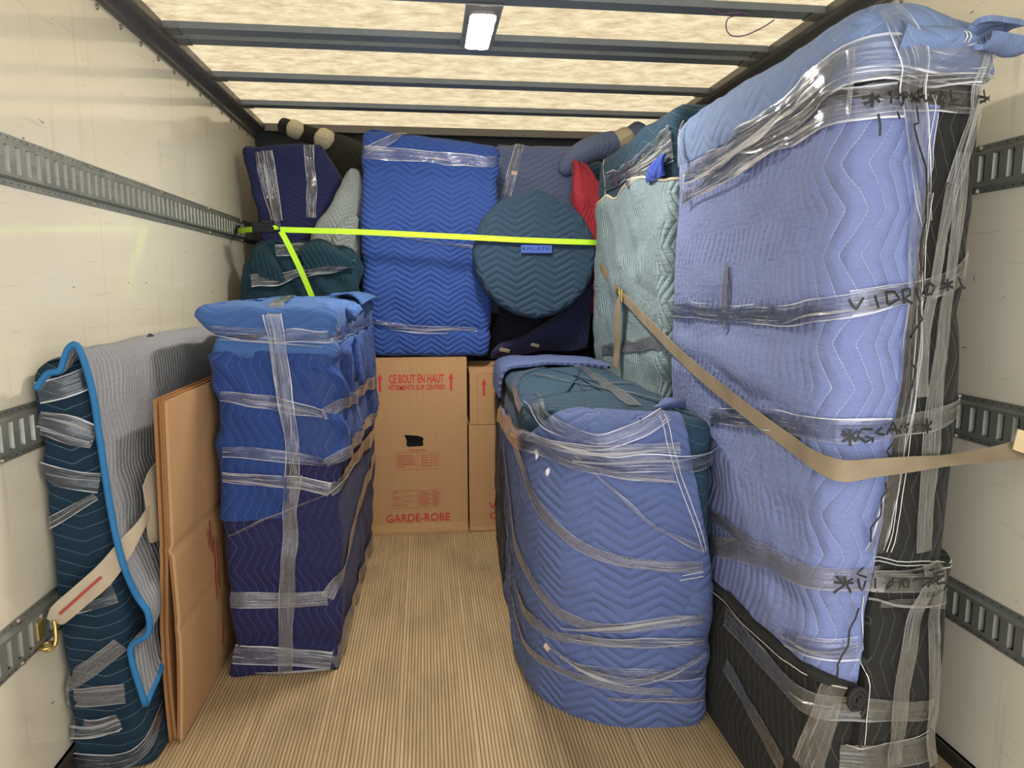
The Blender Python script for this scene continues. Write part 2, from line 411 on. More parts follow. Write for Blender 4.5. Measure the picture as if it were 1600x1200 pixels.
def ribbon(name, bvh, path, width, mat, parent, off=0.006, step=0.02, nw=5, lift=0.0, thick=0.0, curl=0.0, smooth=4, wob=0.003, seed=0, normal_hint=None):
    """strip of film or webbing laid over a surface along a world path"""
    P = [Vector(p) for p in path]; D = []
    for a, b in zip(P[:-1], P[1:]):
        m = max(1, int((b - a).length / step))
        for k in range(m): D.append(a.lerp(b, k / m))
    D.append(P[-1])
    C = []; Nn = []
    for p in D:
        h = outermost(bvh, p); C.append(np.array(h[0])); Nn.append(np.array(h[1]))
    C = np.array(C); Nn = np.array(Nn)
    for _ in range(smooth):
        Nn[1:-1] = (Nn[:-2] + Nn[1:-1] * 2 + Nn[2:]) / 4
    Nn /= np.linalg.norm(Nn, axis=1)[:, None] + 1e-9
    for _ in range(max(0, smooth // 2)): C[1:-1] = (C[:-2] + C[1:-1] * 2 + C[2:]) / 4
    T = np.gradient(C, axis=0); T /= np.linalg.norm(T, axis=1)[:, None] + 1e-9
    Sd = np.cross(Nn, T); Sd /= np.linalg.norm(Sd, axis=1)[:, None] + 1e-9
    for _ in range(smooth): Sd[1:-1] = (Sd[:-2] + Sd[1:-1] * 2 + Sd[2:]) / 4
    L = np.concatenate([[0], np.cumsum(np.linalg.norm(np.diff(C, axis=0), axis=1))])
    wd = np.interp(np.linspace(0, 1, len(C)), np.linspace(0, 1, len(width)), width) if not np.isscalar(width) else np.full(len(C), width)
    rs = np.random.RandomState(seed + 11)
    ph = rs.rand() * 20
    e0 = wob * 2.0 * vn(np.stack([L * 9, np.full_like(L, ph), L * 0], -1)); e1 = wob * 2.0 * vn(np.stack([L * 9, np.full_like(L, ph + 5.5), L * 0], -1))
    G = np.zeros((nw, len(C), 3)); O = np.zeros((nw, len(C)))
    for j in range(nw):
        f = j / (nw - 1) - 0.5
        q = C + Sd * (f * wd + (e0 if f < 0 else e1) * abs(f) * 2)[:, None]
        for i in range(len(C)):
            h = outermost(bvh, Vector(q[i])); x = np.array(h[0]); O[j, i] = np.dot(x - q[i], Nn[i]); G[j, i] = q[i]
    for _ in range(smooth):
        O2 = O.copy(); O2[:, 1:-1] = (O[:, :-2] + O[:, 1:-1] * 2 + O[:, 2:]) / 4; O = np.maximum(O2, O - 0.002)
    O = np.clip(O, -0.05, 0.05)
    wv = wob * vn(np.stack([np.tile(L * 14, (nw, 1)), np.tile(np.arange(nw)[:, None] * 1.7 + ph, (1, len(L))), np.zeros((nw, len(L)))], -1))
    G = G + Nn[None] * (O + off + lift + np.abs(wv))[..., None]
    UV = np.stack(np.broadcast_arrays(L[None, :] + seed * 1.37, (np.linspace(-0.025, 0.025, nw)[:, None] + 0 * wd[None])), -1)
    return grid_mesh(name, G, UV, mat, parent, thick)
def strap(name, pts, mat, parent, thick=0.003, n=8):
    """webbing through a list of (centre, half-width vector)"""
    C = catmull([p[0] for p in pts], n); W = catmull([p[1] for p in pts], n)
    G = np.stack([C - W, C, C + W], 0); L = np.concatenate([[0], np.cumsum(np.linalg.norm(np.diff(C, axis=0), axis=1))])
    w = np.linalg.norm(W, axis=1).mean(); UV = np.stack(np.broadcast_arrays(L[None, :], np.array([-w, 0, w])[:, None]), -1)
    return grid_mesh(name, G, UV, mat, parent, thick)

# ------------------------------------------------------------ materials of the truck
def wall_mat():
    m, n, l, p = new_mat('painted_wall_panel'); g = NG(m); o = g.tex('Object')
    big = g.noise(g.vec(o, (1, 0.6, 1)), 1.6, 3)
    c = g.mix(big, srgb(214, 205, 182), srgb(226, 219, 200))
    scr = g.noise(g.vec(o, (1, 2.2, 26)), 2.3, 5, 0.62)
    c = g.mix(g.math('MULTIPLY', g.rng(scr, 0.62, 0.76), 0.35), c, srgb(150, 140, 122))
    ver = g.noise(g.vec(o, (1, 12, 0.8)), 1.7, 4, 0.6)
    c = g.mix(g.math('MULTIPLY', g.rng(ver, 0.60, 0.78), 0.4), c, srgb(165, 157, 138))
    nick = g.noise(g.vec(o, (1, 5, 24)), 3.7, 3, 0.5)
    c = g.mix(g.rng(nick, 0.735, 0.755), c, srgb(52, 48, 44))
    seam = g.rng(g.math('PINGPONG', g.xyz(o)[1], 0.61), 0.0015, 0.003, 0.2, 0.0)
    c = g.mix(seam, c, srgb(150, 142, 125))
    l.new(c, p.inputs['Base Color'])
    l.new(g.rng(g.noise(o, 9, 4), 0.3, 0.8, 0.05, 0.16), p.inputs['Roughness'])
    p.inputs['Specular IOR Level'].default_value = 0.55
    l.new(g.bump(g.noise(g.vec(o, (1, 1, 1)), 2.2, 2), 0.12, 0.01), p.inputs['Normal'])
    return m
def roof_mat():
    m, n, l, p = new_mat('translucent_roof_panel'); g = NG(m); o = g.tex('Object')
    a = g.noise(g.vec(o, (1.0, 1.6, 1)), 9, 6, 0.68); b = g.noise(g.vec(o, (1.2, 5, 1)), 20, 4, 0.6)
    f = g.math('ADD', g.math('MULTIPLY', a, 0.65), g.math('MULTIPLY', b, 0.35))
    c = g.mix(g.rng(f, 0.36, 0.62), (0.196, 0.152, 0.090, 1), (0.350, 0.306, 0.206, 1))
    t = n.new('ShaderNodeBsdfTranslucent'); l.new(c, t.inputs[0])
    p.inputs['Roughness'].default_value = 0.5; l.new(c, p.inputs['Base Color'])
    mx = n.new('ShaderNodeMixShader'); mx.inputs[0].default_value = 0.15
    l.new(t.outputs[0], mx.inputs[1]); l.new(p.outputs[0], mx.inputs[2]); l.new(mx.outputs[0], n['Material Output'].inputs[0])
    return m
def plank_mat():
    m, n, l, p = new_mat('worn_floor_wood'); g = NG(m); o = g.tex('Object')
    gr = g.noise(g.vec(o, (90, 2.2, 90)), 1.0, 4, 0.6); sp = g.noise(g.vec(o, (3, 1.3, 3)), 1.3, 5, 0.6)
    lam = g.noise(g.vec(o, (84, 0.8, 0)), 1.0, 0)
    c = g.mix(g.rng(gr, 0.3, 0.7), srgb(160, 134, 96), srgb(198, 170, 128))
    c = g.mix(g.math('MULTIPLY', lam, 0.4), c, srgb(200, 178, 140))
    c = g.mix(g.rng(sp, 0.45, 0.72, 0.0, 0.55), c, srgb(118, 102, 78))
    z = g.xyz(o)[2]
    c = g.mix(g.rng(z, -0.0028, -0.0008, 0.6, 0.0), c, srgb(104, 88, 64))
    l.new(c, p.inputs['Base Color']); p.inputs['Roughness'].default_value = 0.55; p.inputs['Specular IOR Level'].default_value = 0.4
    l.new(g.bump(gr, 0.4, 0.0015), p.inputs['Normal']); return m
def metal_mat(name, col, rough=0.42, metal=0.55):
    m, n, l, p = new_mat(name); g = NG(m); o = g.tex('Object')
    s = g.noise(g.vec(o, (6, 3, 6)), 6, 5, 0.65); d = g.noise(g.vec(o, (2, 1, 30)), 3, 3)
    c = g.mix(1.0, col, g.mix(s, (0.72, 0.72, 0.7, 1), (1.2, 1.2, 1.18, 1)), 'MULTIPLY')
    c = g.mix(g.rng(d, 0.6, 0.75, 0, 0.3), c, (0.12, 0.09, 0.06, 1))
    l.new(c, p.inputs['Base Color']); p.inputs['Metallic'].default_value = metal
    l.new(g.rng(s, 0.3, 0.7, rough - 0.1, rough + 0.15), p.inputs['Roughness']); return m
M_WALL = wall_mat(); M_ROOF = roof_mat(); M_PLANK = plank_mat()
M_TRACK = metal_mat('galvanised_track_steel', srgb(146, 148, 140)); M_BEAM = metal_mat('grey_roof_steel', srgb(112, 120, 128), 0.45, 0.1)
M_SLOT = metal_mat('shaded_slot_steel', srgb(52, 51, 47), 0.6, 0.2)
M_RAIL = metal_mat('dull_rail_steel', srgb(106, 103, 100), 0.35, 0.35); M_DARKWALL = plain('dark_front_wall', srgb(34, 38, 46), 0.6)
M_HOLE = plain('dark_hole', srgb(22, 20, 18), 0.9); M_BOLT = metal_mat('bolt_steel', srgb(150, 140, 128), 0.4, 0.7)
M_KICK = plain('dark_scuffed_kick_strip', srgb(58, 54, 48), 0.55, 0.2, 0.2)

# ------------------------------------------------------------ setting
def struct(o): return tag(o, kind='structure')
fl = struct(MB().box(XL - 0.05, XR + 0.05, YF, YB + 0.05, -0.09, -0.035).build('floor', M_KICK))
PW = 0.236; x = -0.097 - PW * 4; k = 0
while x < XR - 0.005:
    a, b = max(x, XL), min(x + PW, XR)
    prof = [(a + 0.0006, -0.035), (b - 0.0006, -0.035), (b - 0.0006, -0.0015), (b - 0.0016, 0.0)]
    m = 19; p = PW / 20.3; up = []
    for i in range(m + 1):
        gx = x + 0.009 + i * p
        if gx < a + 0.008 or gx + 0.0055 > b - 0.008: continue
        up += [(gx, 0.0), (gx + 0.0009, -0.003), (gx + 0.0046, -0.003), (gx + 0.0055, 0.0)]
    prof += up[::-1] + [(a + 0.0016, 0.0), (a + 0.0006, -0.0015)]
    MB().prism(prof, 1, YF, YB).build('plank', M_PLANK, fl)
    x += PW; k += 1
struct(MB().box(XL - 0.05, XL, YF, YB + 0.05, -0.035, ZC).build('wall_left', M_WALL))
struct(MB().box(XR, XR + 0.05, YF, YB + 0.05, -0.035, ZC).build('wall_right', M_WALL))
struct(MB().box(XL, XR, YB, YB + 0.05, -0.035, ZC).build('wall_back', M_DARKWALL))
struct(mesh_obj('ceiling', [(XL - .05, YF, ZC), (XR + .05, YF, ZC), (XR + .05, YB + .05, ZC), (XL - .05, YB + .05, ZC)], [(0, 3, 2, 1)], M_ROOF))
struct(MB().box(XL, XL + 0.012, YF, YB, 0, 0.07).box(XL, XL + 0.02, YF, YB, 0.055, 0.07).build('baseboard_left', M_KICK, bevel=0.002))
struct(MB().box(XR - 0.012, XR, YF, YB, 0, 0.05).box(XR - 0.02, XR, YF, YB, 0.036, 0.05).build('baseboard_right', M_KICK, bevel=0.002))
def top_rail(name, x0, s):
    pr = [(0, 2.252), (0.012, 2.252), (0.016, 2.258), (0.016, 2.272), (0.024, 2.282), (0.046, 2.296), (0.064, 2.300), (0.066, 2.306), (0.066, ZC - 0.002), (0, ZC - 0.002)]
    o = struct(MB().prism([(x0 + s * a, z) for a, z in pr], 1, YF, YB - 0.001).build(name, M_RAIL))
    y = 2.532 - 0.175 * 13
    while y < YB - 0.1:
        MB().cyl((x0, y, 2.236), (s, 0, 0), 0.010, 0.005, 10, 0.007).build('rivet', M_BOLT, o, smooth=False); y += 0.175
    return o
top_rail('trim_1', XL, 1); top_rail('trim_2', XR, -1)
struct(MB().box(XL + 0.07, XR - 0.07, YB - 0.06, YB - 0.002, 2.288, ZC - 0.003).build('trim_3', M_RAIL, bevel=0.003))

def cargo_track(x0, s, zc, label, ystart, tg=0.0145):
    t = thing('cargo_track', label, 'track', (x0, 2.0, zc), 'slotted cargo tracks along the truck walls')
    y0, y1 = YF, YB - 0.02; X = lambda d: x0 + s * d
    def bx(mb, d0, d1, ya, yb, za, zb): mb.box(min(X(d0), X(d1)), max(X(d0), X(d1)), ya, yb, zc + za, zc + zb)
    fr = MB()
    for q in (1, -1):
        pr = [(0.0005, 0.0625), (0.004, 0.0625), (0.004, 0.047), (0.016, 0.0415), (0.016, 0.0335), (0.0125, 0.0335), (0.0125, 0.039), (0.0005, 0.0445)]
        fr.prism([(X(d), zc + q * z) for d, z in pr], 1, y0, y1)
    fr.build('frame', M_TRACK, t)
    n = int((y1 - y0) / 0.0475); wb = MB(); Y0 = 1.908 - 0.0475 * 60
    y = Y0
    while y < y1 - 0.03:
        if y > y0: bx(wb, 0.0125, 0.016, y + 0.0215, y + 0.0475, -0.0338, 0.0338); 
        if y > y0: wb.prism([(X(0.0155), y + 0.0215), (X(0.0045), y + tg - .001), (X(0.0035), y + tg), (X(0.0125), y + 0.0235)], 2, zc - 0.0338, zc + 0.0338)
        y += 0.0475
    wb.build('slot_web', M_TRACK, t)
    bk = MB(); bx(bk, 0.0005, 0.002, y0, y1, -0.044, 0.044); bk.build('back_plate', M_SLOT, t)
    h = MB(); y = y0 + 0.02
    while y < y1:
        for q in (1, -1): h.cyl((X(0.0035), y, zc + q * 0.0555), (s, 0, 0), 0.0022, 0.0009, 6)
        y += 0.03
    tag(h.build('flange_hole', M_HOLE, t), kind='stuff')
    y = 0.6
    while y < y1:
        for q in (1, -1): MB().cyl((X(0.004), y, zc + q * 0.0555), (s, 0, 0), 0.0085, 0.006, 10, 0.005).build('bolt', M_BOLT, t)
        y += 0.6
    return t
cargo_track(XL, 1, 1.668, 'upper slotted steel track on the left wall, holding the lime strap', -0.5)
cargo_track(XL, 1, 1.000, 'middle slotted steel track on the left wall behind the teal padded mattress', -0.5, .017)
cargo_track(XL, 1, 0.483, 'lowest slotted steel track on the left wall with the brass hook clipped in', -0.5, .017)
cargo_track(XR, -1, 1.668, 'upper slotted steel track on the right wall behind the tallest bundle', -0.5, .0175)
cargo_track(XR, -1, 1.000, 'middle slotted steel track on the right wall where the tan strap ends', -0.5, .0175)
cargo_track(XR, -1, 0.475, 'lowest slotted steel track on the right wall', -0.5, .0175)

BEAMS = [(4.062, 'roof beam nearest the front wall of the truck, last of the row'), (3.554, 'single roof beam second from the front wall'),
         (3.045, 'rear beam of the touching pair at the ceiling light'), (2.926, 'front beam of the touching pair, ceiling light bolted to it'),
         (2.504, 'roof beam at the near end of the ceiling light, wire tucked along it'), (2.0, 'roof beam overhead just out of view'), (1.5, 'roof beam overhead, second from the rear opening'),
         (0.85, 'roof beam overhead, nearest the rear opening')]
for y, lab in BEAMS:
    b = thing('roof_beam', lab, 'beam', (0.2, y, 2.31), 'steel beams under the translucent roof')
    e = 0.068
    MB().prism([(y, 2.312), (y + 0.064, 2.310), (y + 0.064, 2.336), (y + 0.060, 2.336), (y + 0.060, 2.316), (y + 0.036, 2.316), (y + 0.034, 2.3135), (y + 0.030, 2.3135), (y + 0.028, 2.316), (y + 0.004, 2.316), (y + 0.004, 2.336), (y, 2.336)], 0, XL + e, XR - e).build('channel', M_BEAM, b)
    for xx in (XL + e - 0.012, XR - e - 0.05):
        MB().box(xx, xx + 0.062, y - 0.006, y + 0.070, 2.3072, 2.3095).build('end_plate', M_RAIL, b, bevel=0.001)

# ceiling lamp
lamp = thing('ceiling_light', 'lit white rectangular lamp on a grey plate between the roof beams', 'lamp', (0.21, 2.76, 2.31))
M_PLATE = plain('grey_lamp_plate', srgb(150, 148, 144), 0.4, 0.2)
MB().box(0.150, 0.278, 2.545, 2.985, 2.2985, 2.3045).build('mounting_plate', M_PLATE, lamp, bevel=0.001)
m, n, l, p = new_mat('glowing_lamp_lens'); p.inputs['Emission Color'].default_value = (1, 0.96, 0.89, 1); p.inputs['Emission Strength'].default_value = 230.0; p.inputs['Base Color'].default_value = (0.9, 0.9, 0.9, 1)
M_LENS = m
def rrect(x0, x1, y0, y1, r, k=5):
    out = []
    for cx, cy, a0 in ((x1 - r, y0 + r, -90), (x1 - r, y1 - r, 0), (x0 + r, y1 - r, 90), (x0 + r, y0 + r, 180)):
        for i in range(k + 1):
            a = math.radians(a0 + 90 * i / k); out.append((cx + r * math.cos(a), cy + r * math.sin(a)))
    return out
MB().prism(rrect(0.167, 0.261, 2.587, 2.958, 0.024), 2, 2.2866, 2.298).build('lens_rim', M_PLATE, lamp)
MB().prism(rrect(0.170, 0.258, 2.59, 2.955, 0.022), 2, 2.2855, 2.2864).build('lens', M_LENS, lamp)
for xx in (0.160, 0.268):
    for yy in (2.70, 2.84): MB().cyl((xx, yy, 2.2985), (0, 0, -1), 0.0045, 0.003, 10).build('screw', M_BOLT, lamp)
M_CABLE = plain('purple_wire', srgb(120, 80, 120), 0.5)
cb = [(0.98, 2.50, 2.308), (1.03, 2.52, 2.300), (1.10, 2.505, 2.3), (1.135, 2.53, 2.306), (1.10, 2.56, 2.306)]
cc = [(1.09, 2.575, 2.308), (1.095, 2.61, 2.285), (1.13, 2.64, 2.27), (1.18, 2.635, 2.272), (1.23, 2.60, 2.29), (1.26, 2.575, 2.308)]
w = tag(tube('loose_wire', catmull(cb[:-1] + cc, 8), 0.0022, M_CABLE, None, 6), 'thin purple wire looping below the roof beam, right of the lamp', 'wire')

# ------------------------------------------------------------ fabrics
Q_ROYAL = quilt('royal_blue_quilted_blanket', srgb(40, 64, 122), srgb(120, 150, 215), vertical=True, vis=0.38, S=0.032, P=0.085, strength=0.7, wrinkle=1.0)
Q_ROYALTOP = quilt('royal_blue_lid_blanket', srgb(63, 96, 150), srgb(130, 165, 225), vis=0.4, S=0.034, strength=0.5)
Q_NAVY = quilt('navy_quilted_blanket', srgb(36, 36, 74), srgb(140, 148, 200), vertical=True, vis=0.32, S=0.030, P=0.08, strength=0.7, wrinkle=1.0)
Q_SLAB = quilt('blue_chevron_blanket', srgb(52, 80, 150), srgb(84, 112, 178), vis=0.25, S=0.030, P=0.10, slope=0.55, strength=1.0, depth=0.0075, wrinkle=0.3)
Q_DISC = quilt('teal_chevron_blanket', srgb(46, 66, 86), srgb(120, 150, 165), vis=0.5, S=0.036, P=0.10, slope=0.55, strength=1.0, depth=0.0075, wrinkle=0.25, loc=(0.035, 0, 0))
Q_TEALD = quilt('dark_teal_pad', srgb(18, 42, 58), srgb(130, 165, 180), vis=0.6, S=0.036, P=0.11, slope=0.35, strength=0.6, tw=0.0009)
Q_GREYB = quilt('grey_lavender_quilt_backing', srgb(142, 144, 148), srgb(165, 168, 188), vertical=True, vis=0.15, S=0.022, P=0.10, slope=0.3, strength=1.0, wrinkle=0.9, depth=0.005)
Q_CABB = quilt('steel_blue_chevron_blanket', srgb(86, 101, 146), srgb(160, 178, 212), vis=0.6, S=0.032, P=0.10, slope=0.55, strength=1.0, depth=0.008, wrinkle=0.35)
Q_CABT = quilt('petrol_quilted_blanket', srgb(36, 62, 80), srgb(130, 165, 180), vis=0.45, S=0.05, P=0.12, slope=0.4, strength=0.5)
Q_BIGB = quilt('periwinkle_quilted_blanket', srgb(114, 126, 170), srgb(190, 200, 228), vertical=True, vis=0.7, S=0.033, P=0.095, slope=0.42, strength=1.0, depth=0.0055, wrinkle=1.1, dirt=0.12)
Q_BIGTOP = quilt('pale_blue_chevron_blanket', srgb(110, 130, 168), srgb(190, 205, 230), vis=0.6, S=0.042, P=0.10, slope=0.7, strength=0.9, depth=0.005, wrinkle=0.35)
Q_BLACK = quilt('black_quilted_blanket', srgb(36, 36, 33), srgb(150, 150, 142), vertical=True, vis=0.35, S=0.034, P=0.10, slope=0.45, strength=0.8, wrinkle=0.8)
Q_LTEAL = quilt('pale_teal_quilted_blanket', srgb(128, 147, 153), srgb(165, 190, 192), vertical=True, vis=0.15, S=0.022, P=0.10, slope=0.4, strength=1.0, depth=0.009, wrinkle=0.9)
Q_SAGE = quilt('sage_grey_quilted_blanket', srgb(142, 150, 148), srgb(180, 190, 186), vis=0.2, S=0.026, P=0.06, slope=0.6, strength=1.0, depth=0.0045, wrinkle=0.6)
Q_NAVYUP = quilt('dark_navy_blanket', srgb(38, 42, 82), srgb(66, 74, 128), vis=0.2, S=0.030, P=0.10, slope=0.5, strength=0.6)
Q_DTEAL2 = quilt('bottle_teal_blanket', srgb(26, 56, 68), srgb(70, 110, 120), vertical=True, vis=0.4, S=0.026, P=0.10, slope=0.3, strength=0.8, wrinkle=0.8)
Q_SLATE = quilt('slate_blue_quilted_blanket', srgb(98, 110, 142), srgb(130, 144, 178), vis=0.25, S=0.034, P=0.22, slope=0.6, strength=0.9, depth=0.0045)
Q_RED = quilt('red_quilted_blanket', srgb(170, 51, 64), srgb(235, 110, 120), vertical=True, vis=0.4, S=0.022, strength=0.8)
Q_INNER = quilt('pale_batting_lining', srgb(191, 195, 187), srgb(200, 205, 210), vis=0.1, strength=0.6)
M_BIND = plain('bright_blue_binding', srgb(26, 104, 156), 0.7, var=0.12, scale=60)
M_CREAM = plain('cream_binding', srgb(190, 180, 156), 0.75, var=0.12, scale=60)
M_BLKBIND = plain('black_binding', srgb(28, 28, 28), 0.8)
M_THREAD = plain('white_thread', srgb(215, 215, 205), 0.8)
F_CLEAR = film('clear_stretch_film', 0.03, 0.34, seed=0.0)
F_GREY = film('grey_stretch_film', 0.22, 0.20, tint=(0.60, 0.58, 0.58, 1), seed=3.1, rough=0.2, fold_shine=0.3)
F_MILK = film('milky_stretch_film', 0.08, 0.55, tint=(0.88, 0.88, 0.90, 1), seed=7.7)
F_BLK = film('film_over_black', 0.15, 0.20, tint=(0.62, 0.61, 0.55, 1), seed=11.0, rough=0.2, fold_shine=0.25)

F_SHINE = film('painted_fold_highlight', 0.50, 0.5, tint=(0.96, 0.96, 0.97, 1), seed=2.0, fold_shine=0.0)  # near-white film for gathered folds, its highlights painted into the colour
F_STAIN = film('dusty_film', 0.30, 0.3, tint=(0.42, 0.36, 0.28, 1), seed=5.0, fold_shine=0.0)
def groove(w0, slope=0.0, depth=0.012, width=0.03, u0=0.0):
    return lambda U, W: -depth * np.exp(-((W - w0 - slope * (U - u0)) / width) ** 2)
def mk_disp(amp=0.008, su=4, sw=6, seed=0.0, gr=(), diag=0.0, fine=0.0):
    def f(U, W, P):
        d = amp * fbm(np.stack([P[..., 0] * su, P[..., 1] * su, P[..., 2] * sw + seed], -1), 1.0, 3)
        if diag: d = d + diag * (1 - np.abs(vn(np.stack([(U + W * 0.9) * 7, (U - W) * 2.2, np.full_like(U, seed)], -1))) * 2)
        if fine: d = d + fine * vn(np.stack([P[..., 0] * 30, P[..., 1] * 30, P[..., 2] * 30], -1))
        for g_ in gr: d = d + g_(U, W)
        return d
    return f
def uw(body, pts):
    """(u, w) of world points on a body, unwrapped so u runs on"""
    out = []; F = body.V[body.nb:]; W = body.w[body.nb:]; lu = None
    for p in pts:
        p = np.array(p, float); d = np.linalg.norm(F - p, axis=2); j, i = np.unravel_index(d.argmin(), d.shape)
        nu = F.shape[1]; q = F[j, i]; i2 = (i + 1) % nu
        tu = F[j, i2] - F[j, i - 1]; du = ((body.u[i2] - body.u[i - 1]) % body.Lu)
        j2 = min(j + 1, len(W) - 1); j0 = max(j - 1, 0); tv = F[j2, i] - F[j0, i]; dv = W[j2] - W[j0]
        u = body.u[i] + np.clip(np.dot(p - q, tu) / (tu @ tu + 1e-12), -1, 1) * du; w = W[j] + np.clip(np.dot(p - q, tv) / (tv @ tv + 1e-12), -1, 1) * dv
        if lu is not None:
            while u - lu > body.Lu / 2: u -= body.Lu
            while lu - u > body.Lu / 2: u += body.Lu
        lu = u; out.append((u, w))
    return out
BV = {}

# ------------------------------------------------------------ cardboard
def card_mat(name, a, b):
    m, n, l, p = new_mat(name); g = NG(m); o = g.tex('Object')
    f = g.noise(g.vec(o, (60, 60, 1.5)), 1, 3); s = g.noise(o, 3, 4)
    c = g.mix(s, a, b); c = g.mix(1.0, c, g.mix(f, (0.93,) * 3 + (1,), (1.07,) * 3 + (1,)), 'MULTIPLY')
    l.new(c, p.inputs['Base Color']); p.inputs['Roughness'].default_value = 0.8; p.inputs['Specular IOR Level'].default_value = 0.25
    l.new(g.bump(g.noise(o, 6, 3), 0.25, 0.01), p.inputs['Normal']); return m
M_CARD = card_mat('brown_cardboard', srgb(172, 132, 92), srgb(186, 146, 104)); M_CARDE = card_mat('cardboard_cut_edge', srgb(140, 98, 60), srgb(160, 116, 74))
M_RED = plain('red_box_print', srgb(190, 62, 52), 0.8, var=0.05); M_FADED = plain('faded_red_print', srgb(180, 92, 68), 0.8, var=0.05)
M_TAPE = plain('clear_brown_tape', srgb(190, 150, 105), 0.22, var=0.1, bump=0.6, scale=30)
FONTS = {}
def text(name, s, size, x, z, y, mat, parent, sx=1.0, bold=0.0):
    """flat lettering standing in the x-z plane at depth y, cap height about size, lower-left corner at (x, z)"""
    c = bpy.data.curves.new(name, 'FONT'); c.body = s; c.size = size / 0.70; c.offset = bold; c.resolution_u = 3
    t = bpy.data.objects.new(name, c); COL.objects.link(t); dg = bpy.context.evaluated_depsgraph_get(); dg.update()
    me = bpy.data.meshes.new_from_object(t.evaluated_get(dg)); vs = [(x + v.co.x * sx, y, z + v.co.y) for v in me.vertices]; fs = [list(f.vertices) for f in me.polygons]
    COL.objects.unlink(t); bpy.data.objects.remove(t); bpy.data.curves.remove(c); bpy.data.meshes.remove(me)
    return mesh_obj(name, vs, fs, mat, parent)
def text_width(s, size):
    c = bpy.data.curves.new('w', 'FONT'); c.body = s; c.size = size / 0.70; t = bpy.data.objects.new('w', c); COL.objects.link(t)
    dg = bpy.context.evaluated_depsgraph_get(); dg.update(); w = t.evaluated_get(dg).dimensions.x; COL.objects.unlink(t); bpy.data.objects.remove(t); bpy.data.curves.remove(c); return w
def fit_text(name, s, x0, x1, z, size, y, mat, parent, bold=0.0):
    return text(name, s, size, x0, z, y, mat, parent, (x1 - x0) / text_width(s, size), bold)
def arrow(name, xc, z0, z1, y, mat, parent, w=0.022):
    h = 0.36 * (z1 - z0)
    pts = [(xc - w * .22, z0), (xc + w * .22, z0), (xc + w * .22, z1 - h), (xc + w * .5, z1 - h), (xc, z1), (xc - w * .5, z1 - h), (xc - w * .22, z1 - h)]
    return mesh_obj(name, [(a, y, b) for a, b in pts], [list(range(7))], mat, parent)
def print_bars(name, rects, y, mat, parent):
    vs, fs = [], []
    for x0, x1, z0, z1 in rects:
        b = len(vs); vs += [(x0, y, z0), (x1, y, z0), (x1, y, z1), (x0, y, z1)]; fs.append([b, b + 1, b + 2, b + 3])
    return mesh_obj(name, vs, fs, mat, parent)
def frame_bars(x0, x1, z0, z1, t=0.0016):
    return [(x0, x1, z0, z0 + t), (x0, x1, z1 - t, z1), (x0, x0 + t, z0, z1), (x1 - t, x1, z0, z1)]

# wardrobe carton
bx0, bx1, byf, byb, bzt = -0.345, 0.213, 3.815, 4.30, 0.972
box = thing('wardrobe_box', 'tall brown wardrobe carton with red French print and a torn hand hole', 'box', ((bx0 + bx1) / 2, 4.05, 0))
hx = [(-0.128, 0.562), (-0.06, 0.556), (-0.03, 0.547), (-0.024, 0.536), (-0.030, 0.52), (-0.024, 0.507), (-0.034, 0.496), (-0.105, 0.494), (-0.118, 0.500), (-0.116, 0.53)][::-1]
def card_front(x0, x1, z0, z1, y, hole, th, name, mat, parent):
    bm = bmesh.new()
    ov = [bm.verts.new((a, y, b)) for a, b in ((x0, z0), (x1, z0), (x1, z1), (x0, z1))]; hv = [bm.verts.new((a, y, b)) for a, b in hole]
    es = [bm.edges.new((v[i], v[(i + 1) % len(v)])) for v in (ov, hv) for i in range(len(v))]
    bmesh.ops.triangle_fill(bm, use_beauty=True, use_dissolve=False, edges=es)
    cx, cz = np.mean([h[0] for h in hole]), np.mean([h[1] for h in hole])
    for f in list(bm.faces):
        c = f.calc_center_median()
        if abs(c.x - cx) < 0.03 and abs(c.z - cz) < 0.02: bm.faces.remove(f)
    r = bmesh.ops.extrude_face_region(bm, geom=list(bm.faces)); 
    for v in [g for g in r['geom'] if isinstance(g, bmesh.types.BMVert)]: v.co.y += th
    bmesh.ops.recalc_face_normals(bm, faces=bm.faces)
    bm.verts.index_update(); vs = [tuple(v.co) for v in bm.verts]; fs = [[v.index for v in f.verts] for f in bm.faces]; bm.free()
    return mesh_obj(name, vs, fs, mat, parent)
card_front(bx0, bx1, 0.0, bzt, byf, hx, 0.006, 'front_panel', M_CARD, box)
MB().box(bx0, bx0 + .006, byf + .006, byb, 0, bzt).build('side_panel', M_CARD, box); MB().box(bx1 - .006, bx1, byf + .006, byb, 0, bzt).build('side_panel', M_CARD, box)
MB().box(bx0 + .006, bx1 - .006, byb - .006, byb, 0, bzt).build('back_panel', M_CARD, box); MB().box(bx0, bx1, byf + .002, byb, bzt, bzt + .006).build('top_flap', M_CARD, box, bevel=0.002)
MB().box(bx0 + .006, bx1 - .006, byf + .03, byf + .034, 0.40, 0.70).build('hole_shade_sheet', M_HOLE, box)  # dark sheet added behind the hand hole, standing in for the shade inside
yp = byf - 0.0012
fit_text('printed_text', 'CE BOUT EN HAUT', -0.203, 0.088, 0.846, 0.044, yp, M_RED, box, 0.0018)
fit_text('printed_text', 'VÊTEMENTS SUR CINTRES', -0.208, 0.094, 0.808, 0.026, yp, M_RED, box, 0.0010)
arrow('printed_arrow', -0.251, 0.800, 0.898, yp, M_RED, box, 0.030); arrow('printed_arrow', 0.128, 0.800, 0.898, yp, M_RED, box, 0.030)
fit_text('printed_text', 'GARDE-ROBE', -0.237, 0.110, 0.074, 0.044, yp, M_RED, box, 0.001)
